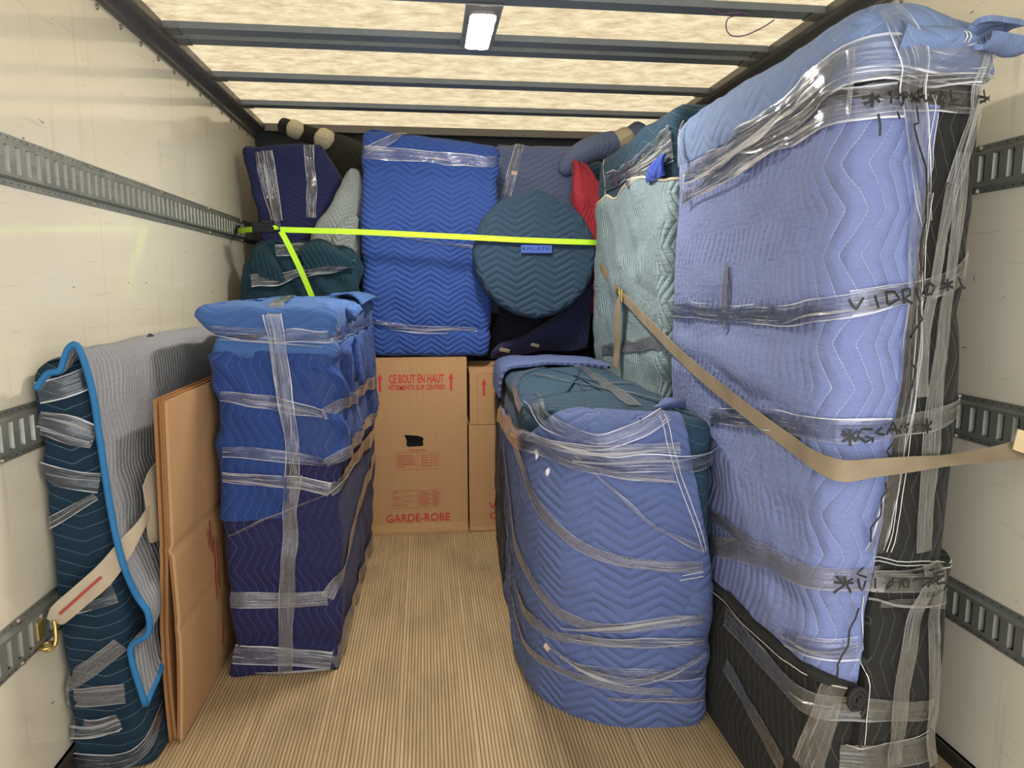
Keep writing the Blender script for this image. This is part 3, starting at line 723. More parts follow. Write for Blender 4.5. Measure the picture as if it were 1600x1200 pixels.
rb = frame_bars(-0.180, 0.062, 0.368, 0.466) + [(-0.060, -0.0575, 0.368, 0.466)]
for i, ww in enumerate((0.085, 0.098, 0.098, 0.098, 0.098, 0.045)): rb.append((-0.170, -0.170 + ww, 0.445 - i * 0.0125, 0.4505 - i * 0.0125))
for i in range(5):
    rb += [(-0.040 + (0 if i in (0, 4) else 0.0), 0.000, 0.445 - i * 0.0145, 0.450 - i * 0.0145), (0.006, 0.030, 0.445 - i * 0.0145, 0.450 - i * 0.0145), (0.034, 0.050, 0.445 - i * 0.0145, 0.450 - i * 0.0145)]
rb += [(-0.106, -0.012, 0.474, 0.480)]
print_bars('printed_panel', rb, yp, M_FADED, box)
rb = frame_bars(-0.196, 0.080, 0.152, 0.252) + [(-0.062, -0.060, 0.152, 0.252), (-0.196, -0.062, 0.219, 0.2205), (-0.196, -0.062, 0.186, 0.1875)]
for i in range(10): rb += [(-0.052, -0.052 + (0.045 + 0.012 * ((i * 7) % 3)), 0.240 - i * 0.0085, 0.2436 - i * 0.0085), (0.018, 0.018 + (0.030 + 0.010 * ((i * 5) % 3)), 0.240 - i * 0.0085, 0.2436 - i * 0.0085)]
for zz, ww in ((0.244, 0.018), (0.236, 0.02), (0.210, 0.035), (0.202, 0.045), (0.178, 0.02), (0.168, 0.07)): rb.append((-0.190, -0.190 + ww, zz, zz + 0.0035))
print_bars('printed_form', rb, yp, M_FADED, box)
MB().box(bx0 + .01, bx1 - .004, byf - 0.0014, byf - 0.0004, 0.012, 0.062).build('packing_tape', M_TAPE, box)
# two smaller cartons beside it
sx0, sx1 = 0.222, 0.70
b2 = thing('carton', 'lower brown carton beside the wardrobe box, big red letters half hidden by the cabinet', 'box', (0.46, 4.05, 0))
MB().box(sx0, sx1, 3.82, 4.28, 0, 0.604).build('carton_body', M_CARD, b2, bevel=0.004); MB().box(sx0 + .002, sx1, 3.8175, 3.819, 0.006, 0.03).build('packing_tape', M_TAPE, b2)
fit_text('printed_text', 'WARDROBE', 0.332, 0.78 - 0.08, 0.128, 0.040, 3.8185, M_RED, b2, 0.001); fit_text('printed_text', 'COMPANY', 0.334, 0.66, 0.070, 0.040, 3.8185, M_RED, b2, 0.001)
b3 = thing('carton', 'small upper brown carton with a red arrow, stacked between wardrobe box and cabinet', 'box', (0.46, 4.05, 0.606))
MB().box(sx0 + .006, sx1, 3.822, 4.25, 0.606, 0.888).build('carton_body', M_CARD, b3, bevel=0.004)
mesh_obj('open_flap', [(sx0 + .006, 3.822, .889), (sx1, 3.822, .889), (sx1, 4.02, .935), (sx0 + .004, 4.02, .935), (sx0 + .006, 3.822, .892), (sx1, 3.822, .892), (sx1, 4.02, .939), (sx0 + .004, 4.02, .939)],
         [(0, 3, 2, 1), (4, 5, 6, 7), (0, 1, 5, 4), (1, 2, 6, 5), (2, 3, 7, 6), (3, 0, 4, 7)], M_CARD, b3)
MB().box(sx0 + .046, sx0 + .0475, 3.8205, 3.8215, 0.61, 0.885).build('carton_seam', M_CARDE, b3)
arrow('printed_arrow', 0.306, 0.768, 0.862, 3.8205, M_RED, b3, 0.030); fit_text('printed_text', 'COTE', 0.366, 0.45, 0.772, 0.028, 3.8205, M_RED, b3, 0.001)

# flattened carton leaning by the mattress
fb = thing('flattened_carton', 'flattened brown carton standing on edge between teal mattress and blue bundle', 'cardboard', (-0.76, 2.4, 0))
random.seed(5)
for i, (xb, xt) in enumerate(((-0.778, -0.756), (-0.768, -0.746), (-0.758, -0.736), (-0.748, -0.726))):
    rows = []; zt = 1.045 - 0.006 * (i % 2); dy = (0.0, 0.012, 0.006, 0.0)[i]
    for z in np.linspace(0, zt, 72):
        t = z / zt; bul = (0.010 * math.sin(math.pi * min(1, z / 0.6)) * (1 if i >= 2 else -1)) * (1 if z < 0.6 else 0); kink = -0.009 * math.exp(-((z - 0.6) / 0.010) ** 2) - 0.005 * math.exp(-((z - 0.36) / 0.010) ** 2)
        xx = xb + (xt - xb) * t + bul + kink * (1 if i == 3 else 0.3)
        rows.append([(xx + 0.004 * math.sin(3 * yy), yy + dy + 0.014 * (1 - t) * 0, z) for yy in np.linspace(2.075, 3.25, 14)])
    G = np.array(rows); U = np.stack([G[..., 1], G[..., 2]], -1)
    NN = np.tile(np.array([1.0, 0, 0]), G.shape[:2] + (1,))
    grid_mesh('cardboard_sheet', G[:, ::1], U, M_CARD if i == 3 else M_CARDE, fb, 0.0085, NN)
prt = [(2.36, .50, .56), (2.385, .47, .585), (2.41, .30, .52), (2.44, .32, .50), (2.47, .10, .2), (2.50, .30, .46)]
vs, fs = [], []
for y, z0, z1 in prt:
    b = len(vs)
    for q, (yy, zz) in enumerate(((y, z0), (y + .012, z0), (y + .012, z1), (y, z1))):
        vs.append((-0.748 + 0.022 * zz / 1.045 + 0.010 * math.sin(math.pi * min(1, zz / .6)) + 0.005 + 0.004, yy, zz))
    fs.append([b, b + 1, b + 2, b + 3])
mesh_obj('printed_text', vs, fs, M_FADED, fb)['kind'] = 'stuff'

# ------------------------------------------------------------ dresser bundle (left)
dr = thing('wrapped_dresser', 'royal blue and navy blanket bundle wrapped in film, standing left of the aisle', 'bundle', (-0.5, 3.05, 0))
def lv(z, x0, x1, y0, y1): return [(x0, y0, z), (x1, y0, z), (x1 + 0.03, y1, z), (x0, y1, z)]
body = Body([lv(0.0, -.715, -.335, 2.43, 3.70), lv(0.05, -.70, -.325, 2.425, 3.70), lv(.14, -.688, -.322, 2.425, 3.70), lv(.45, -.688, -.31, 2.42, 3.70), lv(.85, -.682, -.302, 2.42, 3.70), lv(1.20, -.680, -.302, 2.42, 3.70)], 0.035,
            disp=mk_disp(0.010, 4, 5, 1.0, [groove(.11, 0, .014, .03), groove(.33, 0, .010, .03)], 0.006), rt=0.03, res=0.018)
o1 = body.build('lower_blanket', Q_NAVY, dr); DB = body
bt = uw(body, [(-.68, 3.6, .62), (-.69, 2.6, .58), (-.66, 2.42, .575), (-.49, 2.42, .575), (-.48, 2.42, .58), (-.475, 2.42, .765), (-.33, 2.42, .765), (-.30, 2.5, .75), (-.29, 3.0, .71), (-.275, 3.6, .68)])
tp = [(a, 1.16) for a, _ in bt]
o2, _ = patch('upper_blanket', body, bt, tp, Q_ROYAL, dr, off=0.014, disp=mk_disp(0.010, 5, 7, 4.0, [groove(.90, -.08, .016, .03), groove(.70, 0, .012, .03)], 0.02), res=0.014)
bt = uw(body, [(-.68, 3.6, 1.12), (-.69, 2.6, 1.13), (-.66, 2.42, 1.13), (-.50, 2.42, 1.12), (-.48, 2.42, 1.115), (-.33, 2.42, 1.13), (-.31, 2.47, 1.135), (-.30, 2.55, 1.15), (-.29, 3.0, 1.15), (-.275, 3.6, 1.14)])
o3, _ = patch('front_overlap', body, uw(body, [(-.485, 2.42, .77), (-.312, 2.42, .78)]), uw(body, [(-.50, 2.42, 1.14), (-.312, 2.42, 1.14)]), quilt('overlap_royal_blanket', srgb(47, 66, 117), srgb(130, 150, 215), vertical=True, vis=0.5, S=0.03, P=0.075), dr, off=0.024, disp=mk_disp(0.004, 5, 7, 2.0), res=0.016)  # overlapping blanket with its own royal blue
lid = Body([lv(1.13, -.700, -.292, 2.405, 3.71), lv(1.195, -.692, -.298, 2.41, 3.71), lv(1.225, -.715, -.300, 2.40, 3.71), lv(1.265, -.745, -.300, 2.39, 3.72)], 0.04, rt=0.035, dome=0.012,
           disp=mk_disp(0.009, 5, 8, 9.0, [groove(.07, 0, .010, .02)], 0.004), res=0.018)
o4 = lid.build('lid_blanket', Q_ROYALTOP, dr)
BV['dr'] = bvh_of(o1, o2, o3, o4); BV['dr_lid'] = bvh_of(o4)

# ------------------------------------------------------------ rounded cabinet (right of the aisle)
cb_ = thing('wrapped_cabinet', 'bow-fronted cabinet in steel blue and petrol blankets under stretch film', 'bundle', (0.6, 2.8, 0))
fp = [(.325, 2.42), (.335, 2.20), (.415, 2.07), (.545, 1.985), (.70, 1.955), (.835, 1.95)]
def cl(z, dx=0.0, dy=0.0, k=1.0):
    c = np.array([.6, 2.5]); q = []
    for x, y in fp: q.append((c[0] + (x - c[0]) * k + dx, c[1] + (y - c[1]) * k + dy, z))
    return q + [(.86 + dx, 2.10, z), (.862, 3.70, z), (.375, 3.70, z)]
rads = [.05, .09, .10, .12, .10, .05, .03, .05, .05]
body = Body([cl(0, 0, .02, .99), cl(.06, 0, .015, 1.0), cl(.45, -.005, .0, 1.0), cl(.80, -.01, -.01, 1.0), cl(.93, -.012, -.015, 1.0)], rads, rt=0.05, dome=0.02,
            disp=mk_disp(0.006, 4, 4, 2.0, [groove(.90, 0, .012, .008), groove(.82, .02, .010, .03), groove(.28, 0, .008, .03)]), res=0.02)
c1 = body.build('inner_blanket', Q_CABT, cb_); CB = body
bt = uw(body, [(.365, 3.4, .004), (.33, 2.7, .004), (.325, 2.42, .004), (.36, 2.19, .004), (.45, 2.07, .004), (.60, 1.99, .004), (.80, 1.965, .004), (.862, 2.07, .004)])
tq = uw(body, [(.36, 3.4, .80), (.32, 2.7, .82), (.312, 2.42, .85), (.345, 2.19, .88), (.43, 2.05, .90), (.56, 1.97, .90), (.68, 1.945, .90), (.728, 1.94, .90)])
tpw = [(u_, w_) for (u_, _), w_ in zip(tq, (.80, .82, .85, .90, body.H + .012, body.H + .018, body.H + .015, body.H + .008))]
c2, _ = patch('front_blanket', body, bt, tpw, Q_CABB, cb_, off=0.016, disp=mk_disp(0.006, 5, 6, 5.0, [groove(.80, .0, .012, .025), groove(.30, .02, .012, .02), groove(.24, -.02, .010, .02), groove(.13, .0, .012, .02), groove(.09, 0, .008, .015)], 0.004), res=0.016)
dn = [((.80, 1.945, .63)), ((.838, 1.955, .52))]
c3, _ = patch('side_blanket', body, uw(body, [(.72, 1.96, .30), (.838, 1.96, .20), (.845, 2.02, .2)]), uw(body, [(.775, 1.95, .455), (.838, 1.95, .47), (.845, 2.02, .47)]), Q_CABB, cb_, off=0.021, disp=mk_disp(0.004, 8, 6, 5.0, (), .003), res=0.014)
c4, _ = patch('black_blanket', body, uw(body, [(.375, 3.66, .01), (.352, 3.2, .01), (.34, 2.95, .01)]), uw(body, [(.375, 3.66, .80), (.352, 3.2, .80), (.34, 2.98, .80)]), Q_BLACK, cb_, off=0.022, disp=mk_disp(0.006, 6, 6, 7.0), res=0.02)
c5, _ = sheet('rear_top_blanket', [[(.318, 3.16, .86), (.322, 3.28, .86), (.330, 3.5, .86), (.345, 3.72, .86)], [(.326, 3.15, .945), (.330, 3.28, .945), (.338, 3.5, .945), (.352, 3.73, .945)], [(.37, 3.15, .998), (.37, 3.28, .998), (.375, 3.5, .998), (.39, 3.73, .985)], [(.52, 3.16, 1.016), (.52, 3.28, 1.016), (.52, 3.5, 1.012), (.52, 3.73, .995)], [(.70, 3.17, 1.014), (.70, 3.28, 1.014), (.70, 3.5, 1.010), (.70, 3.73, .993)], [(.84, 3.18, .998), (.84, 3.28, .998), (.84, 3.5, .998), (.84, 3.73, .985)]], Q_CABB, cb_, .012, 5, lambda U, W, P: .005 * vn(P * 11), flip=True)
BV['cb'] = bvh_of(c1, c2, c3, c5)

# ------------------------------------------------------------ tall bundle (right)
bg_ = thing('wrapped_glass_bundle', 'tallest bundle, periwinkle and black blankets lettered in marker on stretch film', 'bundle', (1.08, 1.95, 0))
def bl(z, d=0.0): return [(.882 - d, 1.425 - d, z), (1.235 + d, 1.475 - d, z), (1.27 + d, 2.46, z), (.882 - d, 2.46 + d, z)]
body = Body([bl(0), bl(.5), bl(1.0, .003), bl(1.5), bl(1.845)], [.09, .10, .05, .05], rt=0.06, dome=0.01,
            disp=mk_disp(0.009, 3.5, 3.5, 3.0, [groove(.28, 0, .008, .03), groove(.62, 0, .006, .03), groove(1.30, 0, .006, .03)], 0.003), res=0.02)
g1 = body.build('black_blanket', Q_BLACK, bg_); GB = body
bt = uw(body, [(.882, 2.45, .45), (.882, 2.1, .455), (.882, 1.85, .466), (.882, 1.7, .474), (.882, 1.58, .478), (.882, 1.50, .474), (.890, 1.46, .472), (.915, 1.44, .466), (.945, 1.43, .458), (.975, 1.43, .448)])
tp = uw(body, [(.882, 2.45, 1.78), (.882, 2.1, 1.78), (.882, 1.85, 1.775), (.882, 1.7, 1.765), (.882, 1.58, 1.755), (.882, 1.50, 1.75), (.885, 1.45, 1.745), (.90, 1.425, 1.74), (.985, 1.435, 1.735), (1.075, 1.445, 1.735)])
bulge = lambda U, W: 0.0
def gd(U, W, P):
    Y, Z = P[..., 1], P[..., 2]; d = 0.010 * fbm(np.stack([P[..., 0] * 6, Y * 6, Z * 5], -1), 1.0, 3)
    d = d + 0.030 * np.exp(-((Y - 1.85) / .22) ** 2 - ((Z - 1.13) / .07) ** 2) - 0.020 * np.exp(-((Z - 1.02 - (Y - 1.4) * .12) / .03) ** 2) * (Y > 1.45)
    d = d + 0.020 * np.exp(-((Y - 2.25) / .10) ** 2 - ((Z - 1.12) / .06) ** 2) + 0.014 * np.exp(-((Y - 1.62) / .12) ** 2 - ((Z - 1.33) / .05) ** 2)
    d = d - 0.014 * np.exp(-((Z - 1.245 + (Y - 1.43) * .02) / .025) ** 2) - 0.012 * np.exp(-((Z - .62) / .03) ** 2)
    d = d + 0.006 * vn(np.stack([Y * 45, Z * 10, Y * 0], -1)) * np.exp(-((Z - 0.86) / .1) ** 2)
    return d
g2, _ = patch('main_blanket', body, bt, tp, Q_BIGB, bg_, off=0.016, disp=gd, res=0.014)
bt = uw(body, [(.882, 2.45, 1.765), (.882, 2.1, 1.765), (.882, 1.85, 1.762), (.882, 1.7, 1.76), (.882, 1.58, 1.758), (.882, 1.50, 1.765), (.885, 1.45, 1.775), (.90, 1.425, 1.785), (1.05, 1.45, 1.80), (1.20, 1.47, 1.80), (1.235, 1.50, 1.81), (1.26, 2.0, 1.8)])
tp = [(a, body.H + 0.02) for a, _ in bt]
def gd2(U, W, P):
    return 0.010 * fbm(P * np.array([5, 5, 6]), 1.0, 3) + 0.012 * np.sin(P[..., 0] * 16 + P[..., 2] * 22) * (P[..., 1] < 1.55)
g3, _ = patch('top_blanket', body, bt, tp, Q_BIGTOP, bg_, off=0.024, disp=gd2, res=0.016)
lidb = Body([bl(1.868, -.012), bl(1.892, .002)], [.06, .09, .06, .06], rt=0.03, dome=0.012, disp=mk_disp(0.012, 5, 5, 8.0, (), .004), res=0.022)
g4 = lidb.build('crown_blanket', Q_BIGTOP, bg_)
sheet('folded_corner', [[(.96, 1.42, 1.895), (1.03, 1.425, 1.895), (1.08, 1.435, 1.89), (1.115, 1.44, 1.88)], [(.96, 1.395, 1.875), (1.03, 1.395, 1.873), (1.08, 1.40, 1.872), (1.13, 1.41, 1.868)], [(.95, 1.392, 1.845), (1.03, 1.385, 1.848), (1.08, 1.388, 1.855), (1.135, 1.40, 1.858)], [(.95, 1.41, 1.822), (1.03, 1.405, 1.828), (1.08, 1.408, 1.838), (1.125, 1.418, 1.846)]][::-1], Q_BIGTOP, bg_, 0.012, 7, lambda U, W, P: 0.006 * vn(P * 22))
def curl_sheet(name, a, b, r, mat, par, turns=0.78, thick=0.011, a0=0.2):
    a, b = np.array(a, float), np.array(b, float); ax = (b - a) / np.linalg.norm(b - a); s1 = np.cross(ax, (0, 0, 1)); s1 /= np.linalg.norm(s1); s2 = np.cross(s1, ax); rows = []
    for t in np.linspace(0, 1, 9):
        an = 2 * math.pi * (a0 + turns * t); rr = r * (1 - .18 * t)
        rows.append([tuple(a + (b - a) * k + s1 * rr * (1 + .25 * k) * math.cos(an) + s2 * rr * (1 + .15 * k) * math.sin(an)) for k in (0, .33, .66, 1.0)])
    return sheet(name, rows, mat, par, thick, 5, lambda U, W, P: .003 * vn(P * 26))
curl_sheet('rolled_corner', (1.125, 1.392, 1.866), (1.262, 1.462, 1.880), .034, Q_BIGTOP, bg_)
g5, gg = patch('lower_front_overlap', body, uw(body, [(.972, 1.43, .004), (1.02, 1.43, .004), (1.235, 1.47, .004), (1.25, 1.56, .004)]), uw(body, [(1.0, 1.43, .715), (1.03, 1.43, .712), (1.225, 1.47, .71), (1.25, 1.56, .715)]), Q_BLACK, bg_, off=0.026, disp=mk_disp(0.006, 6, 6, 7.0), res=0.018)
for dx in (0, .008):
    tube('seam_thread', [(1.082 + dx, 1.398, 1.871), (1.084 + dx, 1.3855, 1.863), (1.085 + dx, 1.3835, 1.855), (1.085 + dx, 1.392, 1.846)], .0013, M_THREAD, bg_, 5)
BV['bg'] = bvh_of(g1, g2, g3, g4, g5)

# ------------------------------------------------------------ teal slab bundle behind it (right)
tl = thing('wrapped_teal_slab', 'pale teal blanket bundle standing against the right wall behind the tallest bundle', 'bundle', (1.15, 3.15, 0))
def tv(z, d=0.0): return [(.905 - d, 2.60, z), (1.40, 2.60, z), (1.40, 3.72, z), (.905 - d, 3.72, z)]
body = Body([tv(0), tv(.9), tv(1.4), tv(1.80), tv(1.955)], .05, rt=0.07, dome=0.02, disp=mk_disp(0.012, 4, 4, 6.0, (), .006), res=0.024)
t1 = body.build('petrol_blanket', Q_CABT, tl); TB = body
bt = uw(body, [(.95, 3.72, .9), (.905, 3.70, .01), (.905, 3.3, .01), (.905, 2.65, .01)]); bt = [(a, .6) for a, _ in bt]
tp = uw(body, [(.95, 3.72, 1.77), (.905, 3.70, 1.775), (.905, 3.5, 1.80), (.905, 3.42, 1.775), (.905, 3.36, 1.77), (.905, 3.1, 1.82), (.905, 2.9, 1.80), (.905, 2.66, 1.755), (.93, 2.60, 1.75), (1.1, 2.60, 1.74)])
bt = [(a, .55) for a, _ in tp]
t2, G2 = patch('pale_blanket', body, bt, tp, Q_LTEAL, tl, off=0.016, disp=lambda U, W, P: 0.016 * fbm(np.stack([P[..., 1] * 5, P[..., 2] * 5, P[..., 0]], -1), 1.0, 4) - 0.02 * np.exp(-((P[..., 1] - 2.85) / .09) ** 2 - ((P[..., 2] - 1.33) / .06) ** 2), res=0.016)
tube('cream_binding', G2[-1], 0.007, M_CREAM, tl, 6)
BV['tl'] = bvh_of(t1, t2)

# ------------------------------------------------------------ padded mattress against the left wall
mt = thing('padded_mattress', 'teal padded mattress with a grey blanket hung over it, against the left wall', 'mattress', (-.9, 2.7, 0))
def mv(z, x0, x1, y0, d=0): return [(x0, y0, z), (x1, y0 + .012, z), (x1, 3.45, z), (x0, 3.45, z)]
body = Body([mv(0, -1.008, -.79, 1.96), mv(.2, -1.008, -.808, 1.955), mv(.6, -1.008, -.838, 1.945), mv(1.0, -1.008, -.862, 1.935), mv(1.115, -1.006, -.868, 1.935)], [.03, .05, .03, .03], rt=0.055, dome=0.01,
            disp=mk_disp(0.007, 5, 5, 2.5, [groove(.15, 0, .008, .03), groove(.3, .1, .008, .03), groove(.95, 0, .008, .03), groove(.82, 0, .006, .025)]), res=0.018)
m1 = body.build('teal_pad', Q_TEALD, mt); MT = body
Yf = lambda z: 1.955 + 0.0
cols = []
prof = [(-.990, 1.100, 0), (-.960, 1.138, 0), (-.930, 1.146, 0), (-.918, 1.172, 0), (-.903, 1.204, 0), (-.880, 1.205, 0), (-.856, 1.10, 0), (-.846, .96, 0), (-.838, .83, 0), (-.828, .72, 0), (-.812, .62, 0), (-.795, .53, 0), (-.768, .475, 0), (-.772, .415, 0), (-.815, .385, 0), (-.818, .335, 0), (-.792, .205, 0)]
prb = [(-1.002, 1.12, 0), (-.985, 1.165, 0), (-.965, 1.185, 0), (-.94, 1.192, 0), (-.90, 1.19, 0), (-.868, 1.165, 0), (-.852, 1.10, 0), (-.848, .96, 0), (-.842, .83, 0), (-.830, .72, 0), (-.815, .64, 0), (-.80, .56, 0), (-.785, .50, 0), (-.79, .42, 0), (-.81, .38, 0), (-.806, .33, 0), (-.797, .27, 0)]
ctrl = []
for (x, z, _), (xb, zb, _) in zip(prof, prb):
    ctrl.append([(x, 1.925 + (0.02 if z < .6 else 0), z), (x * .5 + xb * .5, 2.05, z * .5 + zb * .5), (xb, 2.2, zb), (xb, 2.75, zb + .004), (xb, 3.44, zb)])
m2, G = sheet('grey_blanket', ctrl, Q_GREYB, mt, 0.009, 5, lambda U, W, P: 0.007 * fbm(P * np.array([8, 8, 6]), 1.0, 3) * np.clip(U / .05, 0, 1), flip=True)
edge = G[:, 0] + np.array([0, -.002, 0]); tube('blue_binding', edge, 0.0085, M_BIND, mt, 8)
tube('blue_binding', G[-1, :40:2], 0.0085, M_BIND, mt, 8)
BV['mt'] = bvh_of(m1); BV['mt2'] = bvh_of(m2, m1)

# ------------------------------------------------------------ back row
sl = thing('blanket_bundle', 'large upright blue chevron bundle in the middle, resting on the wardrobe carton', 'bundle', (0.04, 3.97, .985))
body = Body([[(-.30, 3.855, 1.02), (.335, 3.85, 1.01), (.335, 4.08, 1.01), (-.30, 4.08, 1.02)], [(-.325, 3.845, 1.30), (.355, 3.84, 1.30), (.36, 4.08, 1.30), (-.325, 4.08, 1.30)], [(-.33, 3.85, 1.7), (.39, 3.845, 1.68), (.39, 4.10, 1.7), (-.33, 4.10, 1.7)], [(-.325, 3.87, 2.02), (.405, 3.87, 1.98), (.405, 4.12, 2.0), (-.32, 4.12, 2.02)], [(-.312, 3.875, 2.125), (.412, 3.88, 2.055), (.41, 4.12, 2.07), (-.312, 4.12, 2.12)]],
            [.05, .05, .05, .05], rt=0.045, rb=0.03, dome=0.01, disp=mk_disp(0.010, 4, 4, 4.4, [groove(.16, 0, .014, .02), groove(.98, -.03, .01, .03)], 0.006), res=0.018)
s1 = body.build('blanket', Q_SLAB, sl); SB = body; BV['sl'] = bvh_of(s1)

dc = thing('wrapped_round_tabletop', 'round flat teal chevron bundle with a blue tape label, held by the lime strap', 'bundle', (.57, 3.72, 1.52))
def ring(y, r, k=20):
    out = []
    for i in range(k):
        a = -2 * math.pi * i / k + math.pi / 2; rr = r * (1.0 + 0.055 * math.exp(-((a - math.pi / 2 + .0) / .22) ** 2) + 0.03 * math.exp(-((a + math.pi / 2 + .0) / .3) ** 2))
        out.append((.568 + rr * math.cos(a), y + 0.02 * math.sin(a), 1.522 + rr * math.sin(a)))
    return out[::-1]
body = Body([ring(3.80, .315), ring(3.745, .326), ring(3.715, .322)], [.01] * 20, axis=(0, -1, 0), rt=0.03, dome=0.012, disp=mk_disp(0.004, 6, 6, 3.3), res=0.018)
d1 = body.build('blanket', Q_DISC, dc, capuv=(0, 2)); BV['dc'] = bvh_of(d1)

nv = thing('navy_bundle', 'navy blanket bundle behind the upper left corner, with vertical film strips', 'bundle', (-.62, 4.1, 1.3))
body = Body([[(-.86, 4.08, 1.30), (-.36, 4.08, 1.30), (-.36, 4.22, 1.30), (-.86, 4.22, 1.30)], [(-.905, 4.08, 1.70), (-.345, 4.08, 1.70), (-.345, 4.22, 1.7), (-.905, 4.22, 1.7)], [(-.955, 4.08, 2.03), (-.45, 4.08, 1.95), (-.45, 4.22, 1.95), (-.955, 4.22, 2.03)], [(-.965, 4.08, 2.07), (-.535, 4.08, 2.10), (-.535, 4.22, 2.10), (-.965, 4.22, 2.07)]], .045, rt=0.03, disp=mk_disp(0.014, 4, 3, 2.2, (), .008), res=0.022)
n1 = body.build('blanket', Q_NAVYUP, nv); BV['nv'] = bvh_of(n1)

bk = thing('black_rolled_bundle', 'black quilted roll tied with pale tape, lying along the top left of the load', 'bundle', (-.5, 4.4, 2.1))
r1, _ = sweep('rolled_blanket', [(-.805, 4.42, 2.282), (-.70, 4.42, 2.25), (-.60, 4.42, 2.215), (-.545, 4.42, 2.195), (-.48, 4.42, 2.12), (-.40, 4.42, 2.02), (-.36, 4.42, 1.9)], [.045, .05, .055, .06, .13, .19, .2], Q_BLACK, bk, sq=(.6, 1.0))
for p, r in (((-.735, 4.42, 2.262), .052), ((-.572, 4.42, 2.207), .064)):
    sweep('pale_tape', [(p[0] - .018, p[1], p[2] + .006), (p[0] + .018, p[1], p[2] - .007)], [r, r], M_CREAM, bk, n=18, wob=0.004, res=3)
sg = thing('sage_bundle', 'sage grey quilted bundle shaped like a cone, between navy bundle and blue chevron panel', 'bundle', (-.42, 3.86, 1.6))
r2, _ = sweep('blanket', [(-.375, 3.965, 1.95), (-.385, 3.965, 1.87), (-.415, 3.965, 1.765), (-.45, 3.965, 1.66), (-.48, 3.965, 1.55), (-.49, 3.965, 1.40)], [.036, .056, .088, .120, .142, .14], Q_SAGE, sg, sq=(1.0, .45), n=30, wob=.01, up=(0, 1, 0))
r3, _ = sweep('folded_end', [(-.375, 3.90, 1.71), (-.42, 3.90, 1.63), (-.43, 3.90, 1.55)], [.03, .055, .06], Q_SAGE, sg, sq=(1.0, .35), n=24, wob=.008, up=(0, 1, 0))
dt = thing('bottle_teal_bundle', 'dark bottle teal bundle under crumpled film behind the blue dresser bundle', 'bundle', (-.63, 4.0, 0))
body = Body([[(-.95, 3.78, 0), (-.372, 3.78, 0), (-.372, 3.89, 0), (-.95, 3.89, 0)], [(-.95, 3.78, 1.28), (-.362, 3.78, 1.28), (-.362, 3.89, 1.28), (-.95, 3.89, 1.28)], [(-.905, 3.77, 1.46), (-.346, 3.78, 1.46), (-.346, 3.89, 1.46), (-.9, 3.89, 1.46)], [(-.86, 3.79, 1.535), (-.36, 3.79, 1.515), (-.36, 3.88, 1.515), (-.86, 3.88, 1.535)]], .04, rt=0.035, dome=.02, disp=mk_disp(0.02, 5, 6, 2.9, (), .012), res=0.022)
e1 = body.build('blanket', Q_DTEAL2, dt); BV['dt'] = bvh_of(e1)
sheet('loose_fold', [[(-.87, 3.76, 1.44), (-.80, 3.73, 1.40), (-.70, 3.72, 1.38)], [(-.86, 3.76, 1.52), (-.79, 3.72, 1.50), (-.72, 3.73, 1.44)], [(-.83, 3.78, 1.57), (-.80, 3.77, 1.575), (-.77, 3.77, 1.55)]], Q_DTEAL2, dt, 0.012, 6, lambda U, W, P: .01 * vn(P * 14))
sheet('loose_fold', [[(-.60, 3.73, 1.44), (-.48, 3.70, 1.46), (-.35, 3.73, 1.46)], [(-.62, 3.73, 1.52), (-.50, 3.69, 1.545), (-.36, 3.72, 1.49)], [(-.63, 3.78, 1.57), (-.52, 3.76, 1.60), (-.42, 3.76, 1.54)]], Q_DTEAL2, dt, 0.012, 6, lambda U, W, P: .008 * vn(P * 14))

st = thing('slate_bundle', 'slate blue quilted bundle with a rolled arm, behind the round teal bundle', 'bundle', (.62, 4.2, 1.2))
body = Body([[(.36, 4.16, 1.2), (.90, 4.16, 1.2), (.90, 4.40, 1.2), (.36, 4.40, 1.2)], [(.37, 4.16, 1.7), (.86, 4.16, 1.7), (.86, 4.40, 1.7), (.37, 4.40, 1.7)], [(.38, 4.16, 2.11), (.905, 4.16, 2.11), (.90, 4.40, 2.11), (.38, 4.40, 2.11)]], .06, rt=.05, disp=mk_disp(0.014, 3, 3, 5.9, (), .01), res=0.022)
q1 = body.build('blanket', Q_SLATE, st); BV['st'] = bvh_of(q1)
sweep('rolled_arm', [(.80, 4.14, 2.02), (.86, 4.14, 2.08), (.95, 4.14, 2.135), (1.06, 4.14, 2.165), (1.15, 4.14, 2.19), (1.24, 4.15, 2.25)], [.04, .07, .075, .07, .06, .055], Q_SLATE, st, wob=.006)
sweep('pale_tape', [(1.12, 4.14, 2.18), (1.165, 4.14, 2.205)], [.068, .066], M_CREAM, st, n=18, wob=.004, res=3)
bb = thing('blue_background_bundle', 'plain blue bundle glimpsed behind the red blanket', 'bundle', (1.0, 4.4, 1.2))
body = Body([[(.94, 4.43, 1.2), (1.38, 4.43, 1.2), (1.38, 4.6, 1.2), (.94, 4.6, 1.2)], [(.92, 4.43, 2.05), (1.36, 4.43, 2.05), (1.36, 4.6, 2.05), (.92, 4.6, 2.05)]], .06, rt=.08, disp=mk_disp(0.012, 3, 3, 7.9), res=0.03)
body.build('blanket', quilt('mid_blue_blanket', srgb(55, 80, 112), vis=0.2), bb)
rd = thing('red_bundle', 'crumpled red blanket bundle squeezed between round teal bundle and pale teal slab', 'bundle', (.95, 3.95, 1.3))
